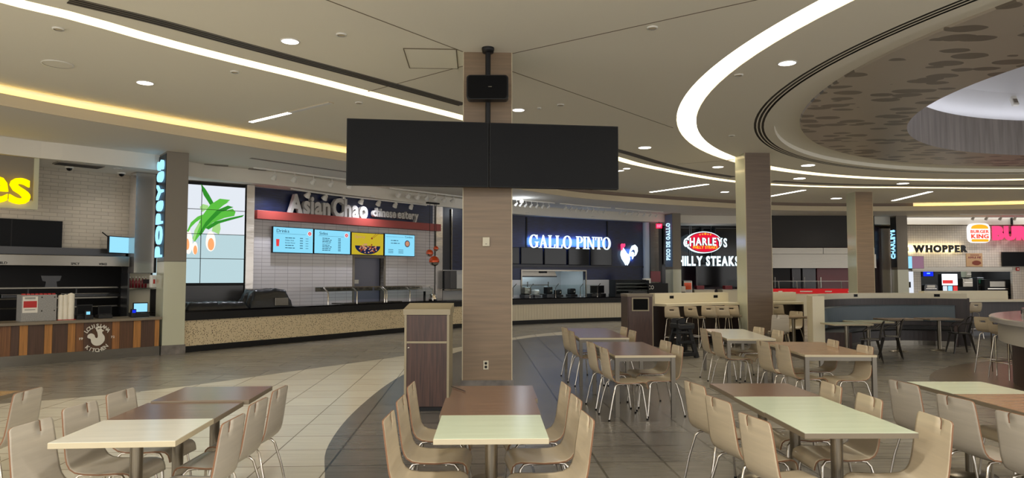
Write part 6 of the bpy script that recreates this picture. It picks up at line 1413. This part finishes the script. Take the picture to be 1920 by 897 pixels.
def leg_table(lab, nl, nr, far, dep, rz, top, edge=None, z=.75):
    a = Vector(W(*nl, z)); b = Vector(W(*nr, z)); w_ = abs((b-a).length); dx = Vector((math.cos(rz), math.sin(rz))); dy = Vector((-dx.y, dx.x))
    c = a+dx*w_/2+dy*dep/2; t = thing('dining_table', lab, 'table', (c.x, c.y, 0), rz)
    mb = MB(); mb.box(-w_/2, w_/2, -dep/2, dep/2, z-.03, z-.002, 0, .002); mb.build('table_edge', edge or M['edge_cream'], t)
    mb = MB(); mb.box(-w_/2+.003, w_/2-.003, -dep/2+.003, dep/2-.003, z-.002, z); mb.build('tabletop', top, t)
    for sx in (-1, 1):
        for sy in (-1, 1):
            mb = MB(); x0, y0 = sx*(w_/2-.03), sy*(dep/2-.03); mb.box(x0-.025, x0+.025, y0-.025, y0+.025, 0, z-.031); mb.build('leg', M['frame_steel'], t)
    for sy in (-1, 1): mb = MB(); y0 = sy*(dep/2-.03); mb.box(-w_/2+.056, w_/2-.056, y0-.012, y0+.012, z-.075, z-.031); mb.build('apron', M['frame_steel'], t)
    for sx in (-1, 1): mb = MB(); x0 = sx*(w_/2-.03); mb.box(x0-.012, x0+.012, -dep/2+.056, dep/2-.056, z-.075, z-.031); mb.build('apron', M['frame_steel'], t)
    return t
leg_table('four-legged brown wood table, the nearer of the two right of the central pillar', (1153, 667), (1266, 666), 0, 1.78, math.radians(2.6), M['top_brown'])
leg_table('four-legged brown wood table, the farther of the two right of the central pillar', (1086, 634), (1178, 633), 0, 2.1, math.radians(2.2), M['top_brown'])
leg_table('four-legged cream table near the second pillar', (1363, 635.5), (1450, 635), 0, 2.1, math.radians(-5), M['top_cream'])
leg_table('four-legged tan table in front of the booth', (1509, 665.5), (1621, 662), 0, 1.75, math.radians(-3), M['top_tan'])
for lab, c, top in (('leftmost small cream topped table at the booth', (6.92, 14.75), 'top_white'), ('second small cream topped table at the booth', (7.72, 15.45), 'top_white'), ('third small brown topped table at the booth', (8.85, 16.35), 'top_tan'), ('rightmost small tan topped table at the booth', (9.88, 16.5), 'top_tan')):
    ped_table(lab, c, .82, .6, math.radians(3), M[top], M['edge_cream'] if top == 'top_white' else M['edge_grey'], grp='small tables at the booth', small=True)
ped_table('small brown table half hidden between second pillar and booth end', (6.80, 17.22), .6, .6, 0, M['top_tan'], M['edge_grey'], small=True)
for lab, p0, p1 in (('thin brown coffee stirrer lying on the brown table by the central pillar', (846, 725), (871, 734)),):
    a = W(*p0, .745); b = W(*p1, .745); mb = MB(); mb.tube([(a[0], a[1], .746), ((a[0]+b[0])/2-.005, (a[1]+b[1])/2, .748), (b[0], b[1], .746)], .004, 6); mb.lathe([(0, 0), (.009, 0), (.009, .004), (0, .004)], (b[0], b[1], .745), 10)
    o = mb.build('stirrer', M['walnut_dk']); tag(o, lab, 'stirrer')
# ================================================================== CHAIRS
def shell(rows, cols, notch, th, mb):
    """rows: (y, z, halfwidth, dish); front surface grid with thickness towards the back"""
    G = []
    for (y, z, hw, dish, ny, nz) in rows: G.append([(u*hw, y+ny*dish*(1-u*u), z+nz*dish*(1-u*u)) for u in cols])
    nr, nc = len(rows), len(cols); F = [[not ((i, j) in notch) for j in range(nc-1)] for i in range(nr-1)]
    A = [p for r in G for p in r]; Bk = []
    for i, r in enumerate(G):
        ny, nz = rows[i][4], rows[i][5]
        for p in r: Bk.append((p[0], p[1]+ny*-th, p[2]+nz*-th))
    N = len(A); f1, f2, f3 = [], [], []
    for i in range(nr-1):
        for j in range(nc-1):
            if not F[i][j]: continue
            a, b, c, d = i*nc+j, i*nc+j+1, (i+1)*nc+j+1, (i+1)*nc+j
            f1.append((a, b, c, d)); f2.append((a+N, d+N, c+N, b+N))
            for (p, q, ii, jj) in ((a, b, i-1, j), (b, c, i, j+1), (c, d, i+1, j), (d, a, i, j-1)):
                if ii < 0 or jj < 0 or ii >= nr-1 or jj >= nc-1 or not F[ii][jj]: f3.append((p, q, q+N, p+N))
    b0 = len(mb.v); mb.v += A+Bk
    for L_, mi, sm in ((f1, 0, True), (f2, 0, True), (f3, 1, False)):
        for q in L_: mb.f.append(tuple(b0+k for k in q)); mb.m.append(mi); mb.sm.append(sm)
def prof_rows(P):
    out = []
    for i, (y, z, hw, dish) in enumerate(P):
        a = P[max(0, i-1)]; b = P[min(len(P)-1, i+1)]; dy, dz = b[0]-a[0], b[1]-a[1]; L_ = math.hypot(dy, dz)
        out.append((y, z, hw, dish, -dz/L_, dy/L_))
    return out
CH = [(-.268, .845, .150, 0), (-.267, .84, .172, 0), (-.265, .825, .183, -.004), (-.257, .778, .187, -.006), (-.252, .74, .190, -.008), (-.242, .67, .193, -.010), (-.232, .60, .196, -.010), (-.222, .54, .199, -.008), (-.21, .50, .202, -.006), (-.19, .47, .205, -.005), (-.155, .450, .208, -.005), (-.10, .442, .210, -.006), (0, .440, .212, -.008), (.10, .446, .208, -.004), (.155, .448, .204, 0), (.19, .440, .201, 0), (.212, .42, .199, 0), (.222, .39, .197, 0), (.225, .365, .194, 0)]
CC = [-1, -.9, -.6, -.42, -.355, 0, .3, .6, .9, 1]
def make_chair(lab, m):
    t = thing('dining_chair', lab, 'chair')
    mb = MB(); shell(prof_rows(CH), CC, {(0, 3), (1, 3), (2, 3)}, .010, mb); mb.build('seat_shell', [M[m], M['ply_edge']], t, fix=True)
    for s_ in (-1, 1):
        x0, x1 = s_*.215, s_*.165
        mb = MB(); mb.tube([(x0, .20, 0), (x0*.93, .175, .22), (x1+s_*.01, .155, .39), (x1, .13, .418), (x1, .09, .424)], .0095, 8); mb.build('leg', M['chrome'], t)
        mb = MB(); mb.tube([(x0, -.27, 0), (x0*.93, -.225, .22), (x1+s_*.01, -.18, .39), (x1, -.155, .418), (x1, -.11, .424)], .0095, 8); mb.build('leg', M['chrome'], t)
        mb = MB(); mb.tube([(x1, -.11, .424), (x1, .09, .424)], .0095, 8); mb.build('side_rail', M['chrome'], t)
        for yy in (.2, -.27):
            mb = MB(); mb.cyl(x0, yy, 0, .02, .013, 10); mb.build('foot_cap', M['rubber'], t)
    mb = MB(); mb.tube([(-.165, -.08, .418), (0, -.08, .41), (.165, -.08, .418)], .008, 8); mb.tube([(-.165, .07, .418), (0, .07, .41), (.165, .07, .418)], .008, 8); mb.build('cross_tube', M['chrome'], t)
    return t
CHAIRS = {'ply': make_chair('proto', 'ply'), 'ply_grey': make_chair('proto', 'ply_grey')}
USED = set()
def chair(lab, x, d, face, m='ply', grp=None, jit=0.0):
    """x, d = plan position of the top of the backrest; face = facing angle of the sitter in degrees"""
    src = CHAIRS[m]; t = src if m not in USED else copy_tree(src); USED.add(m)
    a = math.radians(face); fx, fy = math.cos(a), math.sin(a)
    t.location = (x+fx*.262, d+fy*.262, 0); t.rotation_euler = (0, 0, a-PI/2+jit); t['label'] = lab
    if grp: t['group'] = grp
    elif 'group' in t: del t['group']
    return t
o_ = ['nearest', 'middle', 'farthest']
G_ = 'plywood chairs at the pedestal tables'
for i, (x, d) in enumerate(((-1.70, 4.36), (-1.765, 4.97), (-1.80, 5.53))): chair('%s greyish plywood chair on the right side of the left table row' % o_[i], x, d, 180, 'ply_grey', G_)
for i, (x, d) in enumerate(((-2.83, 4.24), (-2.90, 4.83), (-2.94, 5.40))): chair('%s greyish plywood chair on the left side of the left table row' % o_[i], x, d, -2, 'ply_grey', G_)
chair('plywood chair at the table cut off by the left edge, seat turned left', -3.68, 5.44, 184, 'ply_grey', G_)
for i, (x, d) in enumerate(((-.76, 4.47), (-.78, 5.10), (-.80, 5.74))): chair('%s pale plywood chair left of the central table row' % o_[i], x, d, -1, 'ply', G_)
for i, (x, d) in enumerate(((.46, 4.47), (.45, 5.13), (.42, 5.73))): chair('%s pale plywood chair right of the central table row' % o_[i], x, d, 187, 'ply', G_)
for i, (x, d) in enumerate(((1.49, 4.40), (1.46, 5.06), (1.48, 5.78))): chair('%s pale plywood chair with its back to us, left of the right table row' % o_[i], x, d, 12, 'ply', G_)
for i, (x, d) in enumerate(((2.60, 4.43), (2.57, 5.17), (2.56, 5.76))): chair('%s pale plywood chair on the right side of the right table row' % o_[i], x, d, 180, 'ply', G_, 0)
for i, (x, d) in enumerate(((3.17, 4.48), (3.17, 5.12), (3.20, 5.84))): chair('%s plywood chair left of the table row at the right edge' % o_[i], x, d, 7, 'ply_grey', G_)
chair('plywood chair beyond the table row at the right edge, cut off by the photo edge', 4.42, 5.9, 180, 'ply', G_)
G2 = 'plywood chairs at the four-legged tables'
for lab, x, d, f in [('near left plywood chair of the closer brown four-legged table', 1.12, 8.68, 9), ('far left plywood chair of the closer brown four-legged table', 1.04, 9.38, 11), ('near right plywood chair of the closer brown four-legged table', 2.07, 8.95, 188), ('far right plywood chair of the closer brown four-legged table', 2.06, 9.6, 190),
                     ('near left plywood chair of the farther brown four-legged table', .95, 11.35, 10), ('far left plywood chair of the farther brown four-legged table', .90, 12.1, 12), ('near right plywood chair of the farther brown four-legged table', 1.93, 11.45, 188), ('far right plywood chair of the farther brown four-legged table', 1.92, 12.25, 188),
                     ('near left plywood chair of the cream four-legged table', 3.20, 11.15, 7), ('far left plywood chair of the cream four-legged table', 3.20, 11.9, 2), ('near right plywood chair of the cream four-legged table', 4.28, 11.5, 187), ('far right plywood chair of the cream four-legged table', 4.22, 12.2, 189),
                     ('near left plywood chair of the tan four-legged table', 3.43, 9.05, 6), ('far left plywood chair of the tan four-legged table', 3.36, 9.55, 6), ('near right plywood chair of the tan four-legged table', 4.42, 8.95, 183), ('far right plywood chair of the tan four-legged table', 4.38, 9.75, 178)]:
    chair(lab, x, d, f, 'ply', G2)
chair('grey-beige chair seen from behind between second pillar and booth end', 6.10, 16.2, 80, 'ply_grey')
chair('tan chair half hidden by the booth end post', 7.12, 17.85, 215, 'ply')
# stools
SH = [(-.225, .26, .15, 0), (-.222, .25, .168, 0), (-.215, .20, .175, -.006), (-.208, .17, .178, -.006), (-.19, .10, .182, -.006), (-.17, .05, .186, -.004), (-.13, .012, .19, -.003), (-.06, 0, .195, -.006), (.05, .0, .195, -.004), (.12, .004, .19, 0), (.15, -.005, .187, 0), (.168, -.03, .184, 0), (.172, -.05, .18, 0)]
def make_stool(lab):
    t = thing('bar_stool', lab, 'stool'); H = .74
    mb = MB(); shell(prof_rows([(y, z+H, a, b) for y, z, a, b in SH]), [-1, -.9, -.6, -.3, .3, .6, .9, 1], {(2, 3)}, .012, mb); mb.build('seat_shell', [M['ply'], M['ply_edge']], t)
    for sx in (-1, 1):
        for sy in (-1, 1):
            mb = MB(); mb.tube([(sx*.215, sy*.20, 0), (sx*.15, sy*.125, H-.05), (sx*.12, sy*.08, H-.02)], .010, 8); mb.build('leg', M['chrome'], t)
    z = .27; mb = MB(); q = .19; mb.tube([(-q, -q*.93, z), (q, -q*.93, z), (q, q*.93, z), (-q, q*.93, z), (-q, -q*.93, z)], .008, 8); mb.build('foot_ring', M['chrome'], t)
    return t
st0 = make_stool('x'); first = True
def stool(lab, x, y, face, grp):
    global first
    t = st0 if first else copy_tree(st0); first = False; t.location = (x, y, 0); t.rotation_euler = (0, 0, math.radians(face)-PI/2); t['label'] = lab; t['group'] = grp
names = ['leftmost bar stool at the cream bar, beside the walnut kiosk', 'second bar stool from the walnut kiosk', 'third bar stool from the walnut kiosk', 'fourth bar stool from the walnut kiosk', 'fifth bar stool, half hidden by the second pillar', 'bar stool just right of the second pillar']
for i, (px, d) in enumerate(((1263, 17.05), (1302, 17.35), (1331, 17.6), (1355, 17.55), (1373, 17.85), (1456, 18.3))):
    x = (px-960)/1330*d; stool(names[i], x, d, (62 if i not in (1,) else 45), 'stools at the cream bar')
for i, (px, d, f) in enumerate(((1789, 19.75, 90), (1816, 19.9, 95))): stool(['bar stool half hidden by the booth end', 'bar stool right of the booth, under the burger kitchen'][i], (px-960)/1330*d, d, f, 'stools at the bar behind the booth')
stool('left of the two bar stools at the grey island', 8.5, 12.6, 15, 'stools at the grey island'); stool('right of the two bar stools at the grey island, nearer the camera', 8.34, 12.0, 8, 'stools at the grey island')
# metal chairs
def make_metal(lab):
    t = thing('metal_chair', lab, 'chair')
    mb = MB(); bm = bmesh.new(); bmesh.ops.create_cube(bm, size=1)
    for q in bm.verts: q.co = (q.co.x*.37*(1 if q.co.y > 0 else .88), q.co.y*.37, .445+q.co.z*.022)
    bmesh.ops.bevel(bm, geom=bm.edges[:], offset=.01, segments=2, affect='EDGES'); mb.bm(bm, 0); mb.build('seat', M['gunmetal'], t)
    for s_ in (-1, 1):
        for sy in (1, -1):
            top = (s_*.15, sy*.15, .435); ft = (s_*.22, sy*.23, 0)
            mb = MB(); mb.add([(top[0]-.05, top[1], .435), (top[0]+.05, top[1], .435), (top[0], top[1]-.05*sy, .435), (ft[0]-.016, ft[1], 0), (ft[0]+.016, ft[1], 0), (ft[0], ft[1]-.022*sy, 0)], [(0, 1, 2), (0, 3, 4, 1), (1, 4, 5, 2), (2, 5, 3, 0), (3, 5, 4)]); mb.build('leg', M['gunmetal'], t)
        mb = MB(); mb.tube([(s_*.17, .10, .45), (s_*.20, .12, .60), (s_*.21, .04, .665), (s_*.215, -.1, .67), (s_*.2, -.19, .75)], .011, 8); mb.build('armrest', M['gunmetal'], t)
    mb = MB(); mb.tube([(-.16, -.17, .45), (-.2, -.22, .72), (-.15, -.255, .80), (0, -.27, .82), (.15, -.255, .80), (.2, -.22, .72), (.16, -.17, .45)], .011, 8); mb.build('back_frame', M['gunmetal'], t)
    mb = MB(); v = [(-.06, -.175, .45), (.06, -.175, .45), (.045, -.265, .815), (-.045, -.265, .815)]; mb.add(v+[(a, b-.006, c) for a, b, c in v], [(0, 1, 2, 3), (7, 6, 5, 4), (0, 4, 5, 1), (1, 5, 6, 2), (2, 6, 7, 3), (3, 7, 4, 0)]); mb.build('back_splat', M['gunmetal'], t)
    return t
m0 = make_metal('x'); m1 = copy_tree(m0); m2 = copy_tree(m0)
for t, lab, x, y, f in ((m0, 'left gunmetal armchair facing the booth tables', 7.25, 14.45, 155), (m1, 'middle gunmetal armchair facing the booth tables', 8.0, 15.1, 155), (m2, 'right gunmetal armchair at the rightmost booth table', 10.05, 16.0, 170)):
    t.location = (x, y, 0); t.rotation_euler = (0, 0, math.radians(f)-PI/2); t['label'] = lab; t['group'] = 'gunmetal armchairs at the booth'
# spot lamps added under the shop ceilings to brighten walls and counters
for i, (x, y, e, c) in enumerate([(-8.9, 15.9, 8, (1, .9, .8)), (-10.6, 14.3, 8, (1, .85, .7)), (-6.2, 18.9, 30, (.88, .9, 1)), (-4.2, 21.3, 30, (.88, .9, 1)), (.6, 26.9, 25, (.8, .88, 1)), (3.3, 28.6, 25, (.8, .88, 1)), (9.2, 31.4, 14, (1, .9, .8)), (14, 30.8, 7, (1, .9, .8)), (19, 32.0, 20, (1, .93, .85)), (23, 32.0, 20, (1, .9, .85))]):
    t = thing('added_lamp', 'small added ceiling lamp '+['over the right end of the chicken counter', 'near the yellow sign over the chicken counter', 'near the video wall over the speckled counter', 'above the four menu screens', 'right of the central pillar over the cream counter', 'in front of the glowing rooster', 'in front of the oval steak sign', 'in front of the matt black panel', 'left of the burger logo', 'near the pink lettering'][i], 'lamp', (x, y, ZS-.001), 0, 'added lamps over the shop counters')
    if i > 5: t.location.z = ZP-.002
    mb = MB(); mb.lathe([(.07, 0), (.09, 0), (.09, -.01), (.07, -.01)], (0, 0, 0), 16); mb.build('rim', M['white_plastic'], t)
    mb = MB(); mb.lathe([(0, -.004), (.07, -.004)], (0, 0, 0), 16); mb.build('diffuser', M['white_plastic'], t)
    ld = bpy.data.lights.new('lamp', 'SPOT'); ld.energy = e*SHOP*4; ld.color = c; ld.spot_size = math.radians(150); ld.spot_blend = 1; ld.shadow_soft_size = .08
    lo = bpy.data.objects.new('lamp', ld); C.objects.link(lo); lo.parent = t; lo.location = (0, 0, -.03)
